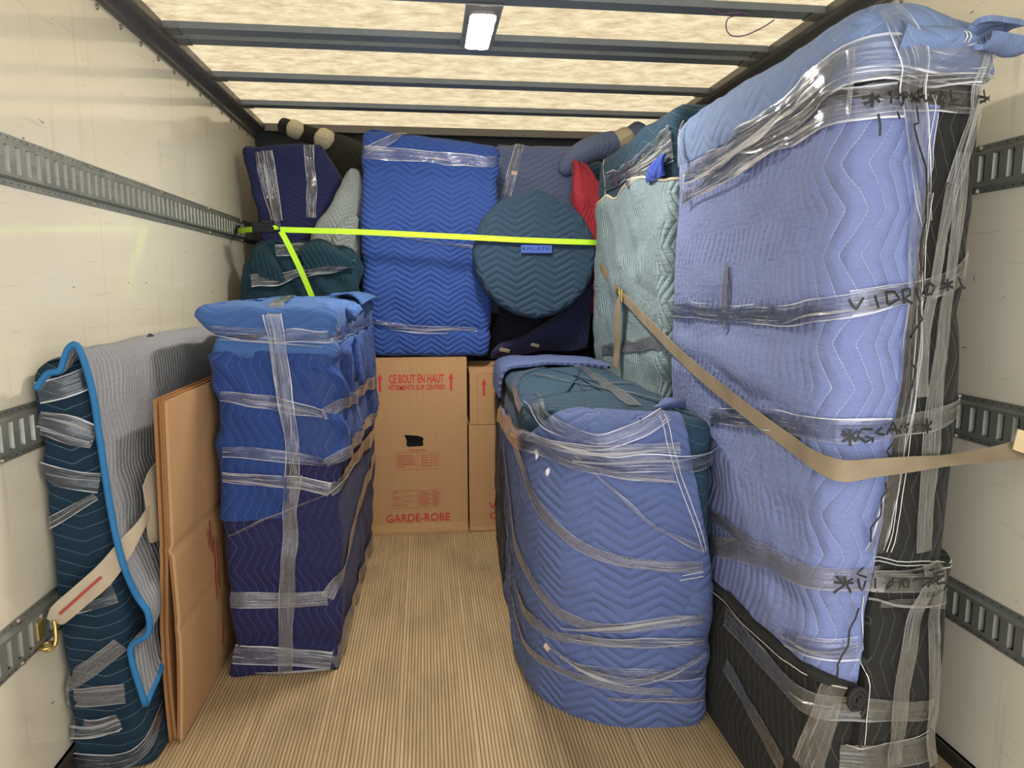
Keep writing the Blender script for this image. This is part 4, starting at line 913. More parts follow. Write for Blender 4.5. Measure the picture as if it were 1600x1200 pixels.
body = Body([[(.905, 3.88, 1.2), (1.05, 3.88, 1.2), (1.05, 4.08, 1.2), (.905, 4.08, 1.2)], [(.86, 3.90, 1.6), (1.05, 3.90, 1.6), (1.05, 4.08, 1.6), (.86, 4.08, 1.6)], [(.825, 3.93, 1.88), (1.02, 3.93, 1.84), (1.03, 4.08, 1.86), (.825, 4.08, 1.90)], [(.82, 3.95, 2.045), (.90, 3.95, 2.01), (.92, 4.06, 2.01), (.82, 4.06, 2.045)]], .03, rt=.012, disp=mk_disp(0.018, 7, 6, 3.9, (), .012), res=0.016)
body.build('blanket', Q_RED, rd)
nb_ = thing('dark_navy_drape', 'dark navy draped bundle under the round teal bundle, on the small carton', 'bundle', (.62, 4.0, .95))
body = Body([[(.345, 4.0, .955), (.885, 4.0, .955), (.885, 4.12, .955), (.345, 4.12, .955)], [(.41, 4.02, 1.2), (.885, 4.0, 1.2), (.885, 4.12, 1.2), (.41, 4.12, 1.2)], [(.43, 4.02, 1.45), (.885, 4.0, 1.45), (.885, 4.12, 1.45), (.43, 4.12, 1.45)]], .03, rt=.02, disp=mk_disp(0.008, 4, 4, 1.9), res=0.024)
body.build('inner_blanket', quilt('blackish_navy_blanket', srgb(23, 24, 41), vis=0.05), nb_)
d2, _ = sheet('draped_fold', [[(.35, 3.90, .965), (.50, 3.90, .98), (.62, 3.88, 1.0), (.76, 3.87, 1.0), (.885, 3.86, 1.02)], [(.36, 3.87, 1.01), (.50, 3.86, 1.05), (.62, 3.84, 1.07), (.75, 3.83, 1.10), (.89, 3.83, 1.14)], [(.40, 3.89, 1.04), (.53, 3.88, 1.085), (.66, 3.84, 1.15), (.78, 3.82, 1.22), (.895, 3.82, 1.30)], [(.46, 3.94, 1.05), (.58, 3.93, 1.10), (.70, 3.88, 1.20), (.80, 3.83, 1.31), (.89, 3.81, 1.45)]], quilt('deep_navy_drape', srgb(41, 43, 73), vis=0.1, vertical=True), nb_, 0.014, 7, lambda U, W, P: .010 * vn(np.stack([(P[..., 0] - P[..., 2]) * 16, (P[..., 0] + P[..., 2]) * 3, P[..., 1]], -1)))
BV['nb'] = bvh_of(d2)

# ------------------------------------------------------------ stretch film, seams (world paths on the bundles)
BANDS = [
('dr', dr, 'stretch_wrap_band', [0.04, 0.045, 0.035, 0.04], F_CLEAR, [(-0.6889, 2.4074, 1.2201), (-0.4951, 2.4196, 1.199), (-0.3295, 2.4104, 1.1834), (-0.2978, 2.4981, 1.1964), (-0.273, 3.6799, 1.2)], {}),
('dr', dr, 'stretch_wrap_band', [0.035, 0.04, 0.035], F_CLEAR, [(-0.6721, 2.3976, 1.0006), (-0.5004, 2.3977, 0.9803), (-0.3439, 2.3924, 0.9391)], {}),
('dr', dr, 'stretch_wrap_band', [0.045, 0.055], F_GREY, [(-0.3439, 2.3924, 0.9391), (-0.2978, 2.4339, 0.966), (-0.2521, 3.4023, 0.9108)], {}),
('dr', dr, 'stretch_wrap_band', [0.04, 0.04], F_CLEAR, [(-0.6731, 2.3949, 0.8168), (-0.4868, 2.3924, 0.7947), (-0.3463, 2.3974, 0.7717)], {}),
('dr', dr, 'stretch_wrap_band', [0.045, 0.055], F_GREY, [(-0.3463, 2.3974, 0.7717), (-0.3002, 2.4058, 0.7904), (-0.2519, 3.4197, 0.7345)], {}),
('dr', dr, 'stretch_wrap_band', [0.03, 0.04, 0.045], F_MILK, [(-0.681, 2.4141, 0.727), (-0.4898, 2.3897, 0.712), (-0.339, 2.4268, 0.6649)], {}),
('dr', dr, 'stretch_wrap_band', [0.04, 0.07], F_GREY, [(-0.339, 2.4268, 0.6649), (-0.3036, 2.5017, 0.6909), (-0.277, 3.666, 0.6117)], {}),
('dr', dr, 'stretch_wrap_strand', 0.014, F_MILK, [(-0.6754, 2.4143, 0.5193), (-0.521, 2.4138, 0.5853), (-0.35, 2.4251, 0.6522)], {'nw': 3}),
('dr', dr, 'stretch_wrap_band', [0.045, 0.05], F_GREY, [(-0.681, 2.422, 0.2897), (-0.5151, 2.4243, 0.2795), (-0.3576, 2.4185, 0.2829)], {}),
('dr', dr, 'stretch_wrap_band', [0.05, 0.06], F_GREY, [(-0.3576, 2.4185, 0.2829), (-0.3286, 2.4303, 0.3421), (-0.3032, 2.8851, 0.4377), (-0.2758, 3.6652, 0.5103)], {}),
('dr', dr, 'stretch_wrap_band', [0.06, 0.065], F_MILK, [(-0.6865, 2.443, 0.079), (-0.5246, 2.4267, 0.0677), (-0.3551, 2.4361, 0.0367)], {}),
('dr', dr, 'stretch_wrap_band', [0.06, 0.055], F_GREY, [(-0.3551, 2.4361, 0.0367), (-0.324, 2.5082, 0.0749), (-0.3106, 2.9874, 0.0603), (-0.2955, 3.6407, 0.068)], {}),
('dr', dr, 'stretch_wrap_band', [0.03, 0.04], F_GREY, [(-0.3479, 2.4368, 0.0064), (-0.3264, 2.568, 0.0197), (-0.3223, 2.9981, 0.003), (-0.2984, 3.5426, 0.0297)], {}),
('dr', dr, 'stretch_wrap_band', [0.06, 0.05, 0.045], F_MILK, [(-0.492, 2.399, 1.2671), (-0.4853, 2.404, 1.1663), (-0.4665, 2.3844, 1.0414), (-0.4501, 2.3886, 0.9119), (-0.4547, 2.4191, 0.7294)], {'lift': 0.006}),
('dr', dr, 'stretch_wrap_band', 0.05, F_GREY, [(-0.4547, 2.4191, 0.7294), (-0.4707, 2.4197, 0.5495), (-0.4875, 2.4123, 0.3695), (-0.5017, 2.4226, 0.1781), (-0.513, 2.4312, 0.0035)], {'lift': 0.006}),
('dr_lid', dr, 'stretch_wrap_band', 0.045, F_GREY, [(-0.5593, 3.0423, 1.3155), (-0.5019, 2.584, 1.3045), (-0.4916, 2.4223, 1.2913), (-0.4942, 2.399, 1.2629)], {}),
('dr', dr, 'hanging_strand', 0.006, F_GREY, [(-0.263, 2.6801, 1.0577), (-0.2754, 2.8513, 0.8451), (-0.2969, 3.0371, 0.5027), (-0.3021, 3.0346, 0.2155), (-0.319, 3.1086, 0.0528)], {'nw': 2}),
('cb', cb_, 'stretch_wrap_band', [0.07, 0.05, 0.06, 0.05], F_CLEAR, [(0.3489, 3.1902, 0.7992), (0.3256, 2.6613, 0.8217), (0.3369, 2.1329, 0.8823), (0.4344, 2.0196, 0.862), (0.6064, 1.9429, 0.8565), (0.7158, 1.928, 0.8607), (0.8224, 1.971, 0.8658)], {'lift': 0.012}),
('cb', cb_, 'stretch_wrap_band', [0.03, 0.03, 0.03], F_MILK, [(0.331, 2.857, 0.8307), (0.3218, 2.1666, 0.8958), (0.4336, 2.0173, 0.8858), (0.5338, 1.9575, 0.8929), (0.7129, 1.9243, 0.905)], {'lift': 0.016}),
('cb', cb_, 'stretch_wrap_band', [0.025, 0.035], F_CLEAR, [(0.4025, 2.0532, 0.8489), (0.5399, 1.9751, 0.8255), (0.7025, 1.9402, 0.8104)], {'lift': 0.014}),
('cb', cb_, 'stretch_wrap_band', 0.05, F_CLEAR, [(0.345, 2.3258, 0.9819), (0.3684, 2.0856, 0.9472), (0.499, 1.9709, 0.9136), (0.623, 1.9435, 0.9539), (0.6819, 1.9516, 0.9847)], {'lift': 0.01}),
('cb', cb_, 'stretch_wrap_strand', [0.012, 0.01, 0.014], F_MILK, [(0.4338, 2.0176, 0.8799), (0.5314, 1.9757, 0.7774), (0.6349, 1.9453, 0.6743), (0.7242, 1.9306, 0.6328), (0.8012, 1.9337, 0.5929)], {'nw': 3, 'lift': 0.01}),
('cb', cb_, 'stretch_wrap_band', [0.02, 0.035, 0.04, 0.03], F_GREY, [(0.3289, 2.7299, 0.8412), (0.3109, 2.2323, 0.776), (0.3548, 2.111, 0.6627), (0.4394, 2.0273, 0.5902), (0.5795, 1.9573, 0.5506), (0.8002, 1.9353, 0.5329)], {}),
('cb', cb_, 'stretch_wrap_band', [0.03, 0.04, 0.03], F_GREY, [(0.305, 2.7435, 0.7489), (0.3153, 2.6174, 0.5003), (0.3211, 2.2227, 0.4305), (0.3932, 2.0847, 0.3466), (0.4965, 1.9999, 0.3335), (0.621, 1.9489, 0.3515), (0.8076, 1.934, 0.3762)], {}),
('cb', cb_, 'stretch_wrap_band', [0.02, 0.03, 0.025], F_MILK, [(0.4644, 2.0324, 0.2941), (0.623, 1.9519, 0.3091), (0.8129, 1.9455, 0.3047)], {'lift': 0.008}),
('cb', cb_, 'stretch_wrap_band', [0.03, 0.035, 0.03], F_GREY, [(0.3151, 2.6156, 0.3212), (0.3189, 2.2805, 0.2693), (0.3789, 2.1163, 0.2566), (0.4995, 2.0093, 0.2871), (0.6234, 1.9529, 0.3045)], {}),
('cb', cb_, 'stretch_wrap_band', [0.02, 0.03, 0.025], F_GREY, [(0.3156, 2.8888, 0.6345), (0.3167, 2.671, 0.2198), (0.3183, 2.2745, 0.1562), (0.3963, 2.0931, 0.1589), (0.5558, 1.9831, 0.1426), (0.7287, 1.9532, 0.1354)], {}),
('cb', cb_, 'stretch_wrap_strand', 0.012, F_MILK, [(0.3817, 2.1067, 0.2178), (0.4643, 2.0257, 0.1921), (0.6008, 1.9665, 0.1702), (0.7038, 1.9457, 0.2001), (0.815, 1.946, 0.2547)], {'nw': 3, 'lift': 0.012}),
('cb', cb_, 'stretch_wrap_band', 0.03, F_CLEAR, [(0.4479, 2.0431, 0.1834), (0.6277, 1.9579, 0.1942), (0.8201, 1.9525, 0.1881)], {}),
('cb', cb_, 'stretch_wrap_band', 0.014, F_MILK, [(0.5381, 1.9894, 0.102), (0.6713, 1.9609, 0.1055), (0.8262, 1.9593, 0.0992)], {'nw': 3}),
('cb', cb_, 'stretch_wrap_band', 0.05, F_GREY, [(0.6673, 3.3653, 1.0166), (0.6851, 3.0094, 0.9931), (0.652, 2.4954, 0.996), (0.6393, 2.1287, 0.9855)], {}),
('cb', cb_, 'stretch_wrap_band', 0.03, F_GREY, [(0.4986, 3.1299, 0.9901), (0.4044, 3.011, 0.9803), (0.3533, 2.845, 0.9648), (0.3238, 2.4953, 0.9553), (0.3154, 2.3143, 0.9519)], {}),
('cb', cb_, 'stretch_wrap_strand', 0.016, F_MILK, [(0.4427, 2.95, 0.9873), (0.5573, 2.6069, 0.9941), (0.6479, 2.391, 0.9951), (0.7397, 2.2473, 0.9869), (0.8272, 2.1669, 0.9694)], {'nw': 3}),
('cb', cb_, 'stretch_wrap_strand', 0.014, F_GREY, [(0.3382, 2.3085, 0.9784), (0.4442, 2.3921, 0.9918), (0.5834, 2.4561, 0.9935), (0.784, 2.6604, 0.983)], {'nw': 3}),
('bg', bg_, 'stretch_wrap_band', [0.04, 0.075, 0.1, 0.09], F_MILK, [(0.8616, 2.3607, 1.7307), (0.8682, 2.1491, 1.7311), (0.8554, 1.825, 1.7498), (0.8552, 1.5762, 1.7825), (0.8674, 1.451, 1.8146), (0.9503, 1.4068, 1.8144), (1.1646, 1.4347, 1.8152)], {'wob': 0.008}),
('bg', bg_, 'stretch_wrap_band', [0.04, 0.06, 0.07], F_MILK, [(0.8661, 2.3784, 1.6579), (0.8617, 2.0348, 1.6852), (0.8592, 1.7587, 1.7133), (0.8606, 1.5025, 1.7351), (0.8925, 1.4259, 1.7332), (0.9696, 1.426, 1.7419)], {'wob': 0.006}),
('bg', bg_, 'stretch_wrap_band', [0.06, 0.06], F_CLEAR, [(0.8925, 1.4259, 1.7332), (0.9693, 1.426, 1.7456), (1.07, 1.4467, 1.7564), (1.2123, 1.4954, 1.7569)], {}),
('bg', bg_, 'stretch_wrap_band', [0.055, 0.05, 0.055], F_CLEAR, [(0.8597, 2.4082, 1.2825), (0.8717, 1.93, 1.2792), (0.8586, 1.5579, 1.294), (0.9007, 1.4272, 1.3235), (0.983, 1.4206, 1.3397)], {}),
('bg', bg_, 'stretch_wrap_band', [0.05, 0.05, 0.055], F_MILK, [(0.9007, 1.4272, 1.3235), (0.983, 1.4206, 1.3397), (1.0949, 1.4528, 1.353), (1.1857, 1.4741, 1.3841), (1.2119, 1.4958, 1.4266)], {}),
('bg', bg_, 'stretch_wrap_band', [0.05, 0.06, 0.055], F_CLEAR, [(0.8616, 2.0589, 0.9649), (0.8599, 1.6229, 1.0286), (0.9151, 1.4197, 1.0493), (1.0091, 1.4258, 1.0515)], {}),
('bg', bg_, 'stretch_wrap_band', [0.05, 0.05, 0.05], F_BLK, [(1.0091, 1.4258, 1.0515), (1.1205, 1.4526, 1.0553), (1.2179, 1.4909, 1.085)], {'wob': 0.005}),
('bg', bg_, 'stretch_wrap_band', [0.07, 0.06, 0.055], F_GREY, [(0.867, 2.0431, 0.5611), (0.8687, 1.6687, 0.6623), (0.902, 1.4351, 0.7103), (1.0178, 1.4215, 0.7026)], {}),
('bg', bg_, 'stretch_wrap_band', [0.05, 0.06], F_BLK, [(0.9919, 1.4291, 0.7006), (1.0847, 1.4264, 0.6924), (1.1919, 1.4535, 0.6879)], {}),
('bg', bg_, 'stretch_wrap_band', [0.03, 0.04], F_BLK, [(1.0093, 1.4497, 0.6491), (1.0952, 1.4351, 0.6417), (1.2074, 1.4704, 0.6257)], {'wob': 0.006}),
('bg', bg_, 'stretch_wrap_band', 0.03, F_GREY, [(0.8632, 2.0537, 0.6614), (0.8682, 1.8191, 0.6667), (0.8587, 1.5855, 0.6955)], {}),
('bg', bg_, 'stretch_wrap_band', 0.05, F_CLEAR, [(0.8612, 1.5548, 0.5101), (0.8881, 1.4449, 0.5334), (0.9657, 1.4241, 0.5427)], {'wob': 0.006}),
('bg', bg_, 'stretch_wrap_band', [0.05, 0.055, 0.06], F_BLK, [(0.8762, 1.9169, 0.3825), (0.8765, 1.71, 0.382), (0.8828, 1.5405, 0.3753), (0.8978, 1.4591, 0.3808), (1.0094, 1.4205, 0.3869), (1.1881, 1.457, 0.3519)], {}),
('bg', bg_, 'stretch_wrap_band', [0.045, 0.05], F_BLK, [(0.8734, 1.8959, 0.2352), (0.8757, 1.7082, 0.1967), (0.8781, 1.5441, 0.1628)], {}),
('bg', bg_, 'stretch_wrap_band', [0.05, 0.07], F_BLK, [(0.923, 1.4301, 0.4637), (0.9124, 1.4469, 0.3663), (0.8913, 1.4669, 0.2177)], {'lift': 0.008}),
('bg', bg_, 'stretch_wrap_band', [0.045, 0.04, 0.04], F_MILK, [(1.1924, 1.4776, 1.8989), (1.1634, 1.4339, 1.82), (1.1777, 1.4682, 1.7387), (1.1481, 1.4615, 1.6435), (1.1275, 1.4579, 1.5755)], {'lift': 0.006}),
('bg', bg_, 'stretch_wrap_band', [0.035, 0.03, 0.035], F_BLK, [(1.1275, 1.4579, 1.5755), (1.108, 1.4575, 1.4528), (1.0891, 1.4523, 1.3279), (1.0817, 1.4495, 1.2296), (1.0849, 1.4491, 1.1149)], {'lift': 0.008}),
('bg', bg_, 'stretch_wrap_band', [0.035, 0.032, 0.045, 0.045], F_BLK, [(1.1481, 1.4615, 1.6435), (1.1465, 1.4604, 1.5219), (1.1401, 1.4612, 1.3978), (1.1293, 1.4555, 1.2286), (1.1219, 1.4536, 1.0844), (1.1204, 1.4521, 0.9067), (1.1261, 1.4551, 0.7527)], {'lift': 0.006}),
('bg', bg_, 'stretch_wrap_band', [0.04, 0.042], F_BLK, [(1.1328, 1.4561, 0.721), (1.0922, 1.4346, 0.5764), (1.0779, 1.4307, 0.4205), (1.0808, 1.433, 0.239)], {'lift': 0.008}),
('bg', bg_, 'stretch_wrap_band', [0.032, 0.036], F_BLK, [(1.1383, 1.4573, 0.7046), (1.1537, 1.4448, 0.5675), (1.1722, 1.4464, 0.4042), (1.1918, 1.455, 0.2137)], {'lift': 0.01}),
('bg', bg_, 'stretch_wrap_band', [0.05, 0.06], F_BLK, [(0.9471, 1.4349, 0.2656), (1.0589, 1.4319, 0.2582), (1.1945, 1.4622, 0.2456)], {}),
('bg', bg_, 'stretch_wrap_band', [0.05, 0.07, 0.06, 0.05], F_CLEAR, [(0.9381, 1.4298, 1.9072), (0.9592, 1.4082, 1.8543), (0.9988, 1.4324, 1.7886), (1.002, 1.4183, 1.6966), (1.0272, 1.4241, 1.5824), (1.0568, 1.4378, 1.4917)], {'lift': 0.006}),
('bg', bg_, 'stretch_wrap_band', 0.06, F_CLEAR, [(1.0436, 1.4276, 1.5569), (1.0357, 1.4224, 1.3965), (1.0521, 1.4467, 1.2301), (1.0428, 1.4432, 1.0878), (1.0224, 1.4407, 0.9133), (0.9903, 1.4229, 0.7713)], {'lift': 0.004}),
('bg', bg_, 'stretch_wrap_strand', 0.014, F_MILK, [(0.8706, 2.376, 1.8924), (0.8649, 2.3362, 1.7516), (0.8689, 2.3121, 1.6294)], {'nw': 3, 'lift': 0.01}),
('bg', bg_, 'stretch_wrap_strand', 0.012, F_MILK, [(0.878, 1.4387, 1.8337), (0.8777, 1.4296, 1.7963), (0.8885, 1.4506, 1.7519), (0.8792, 1.4355, 1.7073)], {'nw': 3, 'lift': 0.014}),
('tl', tl, 'stretch_wrap_band', 0.055, F_GREY, [(0.8907, 3.5383, 1.0393), (0.8828, 3.0089, 1.1), (0.8861, 2.6048, 1.1531)], {}),
('tl', tl, 'stretch_wrap_band', [0.05, 0.09], F_MILK, [(0.9021, 3.1333, 1.8258), (0.8959, 2.8843, 1.8352), (0.9129, 2.6169, 1.8615)], {'wob': 0.01}),
('tl', tl, 'stretch_wrap_band', 0.06, F_CLEAR, [(0.9024, 3.5531, 1.8706), (0.8908, 3.0492, 1.8613), (0.9077, 2.6215, 1.9235)], {'wob': 0.01}),
('tl', tl, 'hanging_cord', 0.008, M_CREAM, [(0.9164, 3.6427, 1.9938), (0.8997, 3.539, 1.8223), (0.8895, 3.4258, 1.6573)], {'nw': 2}),
('mt', mt, 'stretch_wrap_band', 0.05, F_CLEAR, [(-0.9848, 1.9357, 1.0914), (-0.9306, 1.9398, 1.0999), (-0.874, 1.9794, 1.1308)], {'off': 0.014}),
('mt', mt, 'stretch_wrap_band', [0.08, 0.09, 0.06], F_MILK, [(-0.9933, 1.939, 1.0108), (-0.939, 1.9398, 0.9958), (-0.878, 1.9594, 0.9629)], {'wob': 0.008}),
('mt', mt, 'stretch_wrap_band', [0.055, 0.06], F_CLEAR, [(-1.0051, 1.9538, 0.8782), (-0.9376, 1.9466, 0.8571), (-0.8744, 1.9594, 0.841)], {}),
('mt', mt, 'stretch_wrap_band', [0.03, 0.02], F_MILK, [(-1.0021, 1.96, 0.734), (-0.946, 1.9497, 0.7692), (-0.8828, 1.9576, 0.8048)], {'nw': 3}),
('mt', mt, 'stretch_wrap_band', [0.05, 0.06], F_CLEAR, [(-1.0027, 1.9642, 0.5005), (-0.9366, 1.9555, 0.5117), (-0.8574, 1.9658, 0.5302)], {}),
('mt', mt, 'stretch_wrap_band', [0.06, 0.05], F_GREY, [(-1.0003, 1.9721, 0.2698), (-0.941, 1.9674, 0.3084), (-0.8536, 1.9703, 0.3767)], {}),
('mt', mt, 'stretch_wrap_band', [0.06, 0.06], F_GREY, [(-1.0032, 1.9722, 0.2318), (-0.9283, 1.963, 0.2302), (-0.8533, 1.9687, 0.2289)], {}),
('mt', mt, 'stretch_wrap_band', [0.06, 0.05], F_MILK, [(-0.9986, 1.9765, 0.1229), (-0.9229, 1.9712, 0.1242), (-0.8729, 1.9766, 0.1401)], {'wob': 0.006}),
('mt', mt, 'stretch_wrap_band', [0.05, 0.04], F_CLEAR, [(-0.9981, 1.9728, 0.0355), (-0.8963, 1.9709, 0.0201), (-0.8363, 1.9744, 0.0363), (-0.8053, 2.0208, 0.1019), (-0.8067, 2.1591, 0.1186)], {}),
('mt2', mt, 'stretch_wrap_band', [0.05, 0.09, 0.1], F_MILK, [(-0.8582, 1.955, 1.1167), (-0.8564, 2.0689, 1.1267), (-0.865, 2.2504, 1.1442), (-0.8705, 2.5242, 1.1646)], {'wob': 0.006}),
('mt2', mt, 'stretch_wrap_band', 0.055, F_GREY, [(-0.8465, 1.9371, 0.9601), (-0.8419, 2.0873, 0.9568), (-0.8446, 2.3515, 0.9531)], {}),
('mt2', mt, 'stretch_wrap_band', 0.06, F_GREY, [(-0.8375, 1.9295, 0.8238), (-0.8372, 2.0935, 0.8097), (-0.8346, 2.293, 0.7918)], {}),
('sl', sl, 'stretch_wrap_band', 0.058, F_MILK, [(-0.3018, 3.8784, 2.0473), (-0.0717, 3.8706, 2.0348), (0.1277, 3.8697, 2.0193), (0.4073, 3.9185, 2.0033)], {}),
('sl', sl, 'stretch_wrap_band', 0.045, F_CLEAR, [(-0.2914, 3.8735, 2.0531), (-0.1857, 3.8757, 2.1007), (-0.0536, 3.9409, 2.153)], {}),
('sl', sl, 'stretch_wrap_strand', [0.01, 0.02], F_MILK, [(-0.2445, 3.8397, 1.6283), (0.0543, 3.8533, 1.5885), (0.2739, 3.8404, 1.5592)], {'nw': 3}),
('sl', sl, 'stretch_wrap_band', [0.02, 0.035, 0.025], F_MILK, [(-0.267, 3.8517, 1.171), (-0.0889, 3.8577, 1.1388), (0.2722, 3.8577, 1.1293)], {}),
('nv', nv, 'stretch_wrap_band', 0.045, F_CLEAR, [(-0.8791, 4.0845, 2.0718), (-0.8496, 4.0844, 1.9153), (-0.8125, 4.0793, 1.7461), (-0.7963, 4.0807, 1.6611)], {}),
('nv', nv, 'stretch_wrap_band', 0.05, F_MILK, [(-0.8321, 4.0841, 2.0793), (-0.8143, 4.0882, 1.8995), (-0.7932, 4.0763, 1.712)], {}),
('nv', nv, 'stretch_wrap_band', 0.05, F_MILK, [(-0.6165, 4.0853, 2.111), (-0.6053, 4.0792, 1.9355), (-0.6128, 4.0779, 1.7312)], {}),
('st', st, 'stretch_wrap_band', [0.05, 0.06], F_MILK, [(0.5485, 4.1849, 2.163), (0.5113, 4.1524, 2.0292), (0.465, 4.167, 1.8738)], {}),
('dt', dt, 'stretch_wrap_band', [0.06, 0.045], F_MILK, [(-0.8705, 3.7622, 1.3889), (-0.7274, 3.7703, 1.3955), (-0.5667, 3.7707, 1.4475), (-0.3668, 3.7714, 1.4805)], {'wob': 0.008, 'lift': 0.02}),
('dt', dt, 'stretch_wrap_band', [0.05, 0.03], F_CLEAR, [(-0.7551, 3.7783, 1.5176), (-0.5989, 3.795, 1.5385), (-0.4689, 3.7685, 1.4929)], {'wob': 0.01, 'lift': 0.03}),
('bg', bg_, 'stretch_wrap_strand', [0.02, 0.03, 0.012], F_STAIN, [(0.8749, 1.9993, 1.4244), (0.8731, 2.0014, 1.3545), (0.8693, 1.99, 1.2805), (0.8686, 1.9869, 1.221)], {'nw': 3}),
('dr', dr, 'film_fold_highlight', [0.004, 0.009, 0.006], F_SHINE, [(-0.6015, 2.397, 0.9952), (-0.4772, 2.3827, 0.9737), (-0.3445, 2.3955, 0.9343)], {'nw': 2, 'lift': 0.004, 'wob': 0.001}),  # narrow white ribbons along the film folds, added as painted highlights
('dr', dr, 'film_fold_highlight', [0.004, 0.008, 0.004], F_SHINE, [(-0.6673, 2.4163, 1.1839), (-0.5145, 2.4093, 1.1746), (-0.3395, 2.4015, 1.1587)], {'nw': 2, 'lift': 0.004, 'wob': 0.001}),
('dr', dr, 'film_fold_highlight', [0.004, 0.008, 0.008], F_SHINE, [(-0.6765, 2.4116, 0.7209), (-0.5123, 2.3951, 0.6979), (-0.3414, 2.4259, 0.6562)], {'nw': 2, 'lift': 0.004, 'wob': 0.001}),
('dr', dr, 'film_fold_highlight', [0.008, 0.006, 0.003], F_SHINE, [(-0.3414, 2.4259, 0.6562), (-0.3091, 2.4533, 0.6882), (-0.296, 3.0111, 0.6364)], {'nw': 2, 'lift': 0.004, 'wob': 0.001}),
('dr', dr, 'film_fold_highlight', [0.006, 0.007, 0.004], F_SHINE, [(-0.5466, 2.4343, 0.0986), (-0.4594, 2.4337, 0.0837), (-0.3564, 2.438, 0.0698)], {'nw': 2, 'lift': 0.004, 'wob': 0.001}),
('dr', dr, 'film_fold_highlight', [0.004, 0.009, 0.005], F_SHINE, [(-0.6154, 2.4318, 0.0132), (-0.5057, 2.43, 0.0115), (-0.36, 2.4326, 0.0097)], {'nw': 2, 'lift': 0.004, 'wob': 0.001}),
('dr', dr, 'film_fold_highlight', [0.004, 0.006, 0.005], F_SHINE, [(-0.4917, 2.4258, 0.066), (-0.4383, 2.4302, 0.0455), (-0.3596, 2.4356, 0.0324)], {'nw': 2, 'lift': 0.005, 'wob': 0.001}),
('cb', cb_, 'film_fold_highlight', [0.003, 0.009, 0.009, 0.005], F_SHINE, [(0.3688, 2.0857, 0.8958), (0.4669, 1.9939, 0.8826), (0.5871, 1.9445, 0.8869), (0.7131, 1.9245, 0.9031)], {'nw': 2, 'lift': 0.018, 'wob': 0.001}),
('cb', cb_, 'film_fold_highlight', [0.003, 0.007, 0.004], F_SHINE, [(0.4349, 2.0212, 0.8538), (0.5877, 1.9446, 0.8642), (0.8243, 1.9687, 0.8867)], {'nw': 2, 'lift': 0.016, 'wob': 0.001}),
('cb', cb_, 'film_fold_highlight', [0.003, 0.006, 0.003], F_SHINE, [(0.3269, 2.2011, 0.905), (0.3847, 2.0647, 0.896), (0.4833, 1.983, 0.8923)], {'nw': 2, 'lift': 0.016, 'wob': 0.001}),
('cb', cb_, 'film_fold_highlight', [0.003, 0.006, 0.004], F_SHINE, [(0.5059, 1.992, 0.8164), (0.61, 1.9509, 0.8105), (0.7115, 1.9372, 0.7975)], {'nw': 2, 'lift': 0.014, 'wob': 0.001}),
('cb', cb_, 'film_fold_highlight', [0.003, 0.01, 0.007], F_SHINE, [(0.4118, 2.0729, 0.3023), (0.5486, 1.9713, 0.3447), (0.7365, 1.9407, 0.3731)], {'nw': 2, 'lift': 0.01, 'wob': 0.001}),
('cb', cb_, 'film_fold_highlight', [0.003, 0.007, 0.008], F_SHINE, [(0.4302, 2.061, 0.271), (0.5879, 1.966, 0.2917), (0.7789, 1.9405, 0.3012)], {'nw': 2, 'lift': 0.01, 'wob': 0.001}),
('cb', cb_, 'film_fold_highlight', [0.003, 0.008, 0.005], F_SHINE, [(0.4127, 2.0728, 0.208), (0.5188, 1.9978, 0.1704), (0.6017, 1.9686, 0.1606)], {'nw': 2, 'lift': 0.012, 'wob': 0.001}),
('cb', cb_, 'film_fold_highlight', [0.004, 0.007, 0.003], F_SHINE, [(0.6017, 1.9686, 0.1606), (0.7042, 1.9461, 0.1915), (0.8013, 1.9411, 0.2458)], {'nw': 2, 'lift': 0.012, 'wob': 0.001}),
('cb', cb_, 'film_fold_highlight', [0.002, 0.005, 0.003], F_SHINE, [(0.5565, 1.9828, 0.1047), (0.6911, 1.9593, 0.105), (0.821, 1.9569, 0.1011)], {'nw': 2, 'lift': 0.008, 'wob': 0.001}),
('cb', cb_, 'film_fold_highlight', [0.003, 0.006, 0.004], F_SHINE, [(0.5978, 1.953, 0.5475), (0.6909, 1.9375, 0.5334), (0.788, 1.9349, 0.5376)], {'nw': 2, 'lift': 0.008, 'wob': 0.001}),
('bg', bg_, 'film_fold_highlight', [0.003, 0.012, 0.014, 0.006], F_SHINE, [(0.8645, 2.3527, 1.6881), (0.861, 1.9913, 1.7068), (0.8605, 1.7306, 1.737), (0.8552, 1.4743, 1.7851)], {'nw': 2, 'lift': 0.012, 'wob': 0.002}),
('bg', bg_, 'film_fold_highlight', [0.003, 0.009, 0.01, 0.004], F_SHINE, [(0.8681, 2.3275, 1.6311), (0.8633, 1.949, 1.6549), (0.8623, 1.6663, 1.6944), (0.8585, 1.4961, 1.7099)], {'nw': 2, 'lift': 0.01, 'wob': 0.002}),
('bg', bg_, 'film_fold_highlight', [0.003, 0.008, 0.003], F_SHINE, [(0.8681, 2.1465, 1.7061), (0.8549, 1.8587, 1.7273), (0.8611, 1.6714, 1.7629)], {'nw': 2, 'lift': 0.012, 'wob': 0.002}),
('bg', bg_, 'film_fold_highlight', [0.003, 0.006, 0.004], F_SHINE, [(0.8622, 1.6217, 1.2731), (0.891, 1.4332, 1.307), (1.0001, 1.4227, 1.3288)], {'nw': 2, 'lift': 0.006, 'wob': 0.001}),
('bg', bg_, 'film_fold_highlight', [0.002, 0.005, 0.003], F_SHINE, [(0.8655, 1.5172, 0.516), (0.8987, 1.4358, 0.5283), (0.9624, 1.4246, 0.5489)], {'nw': 2, 'lift': 0.006, 'wob': 0.001}),
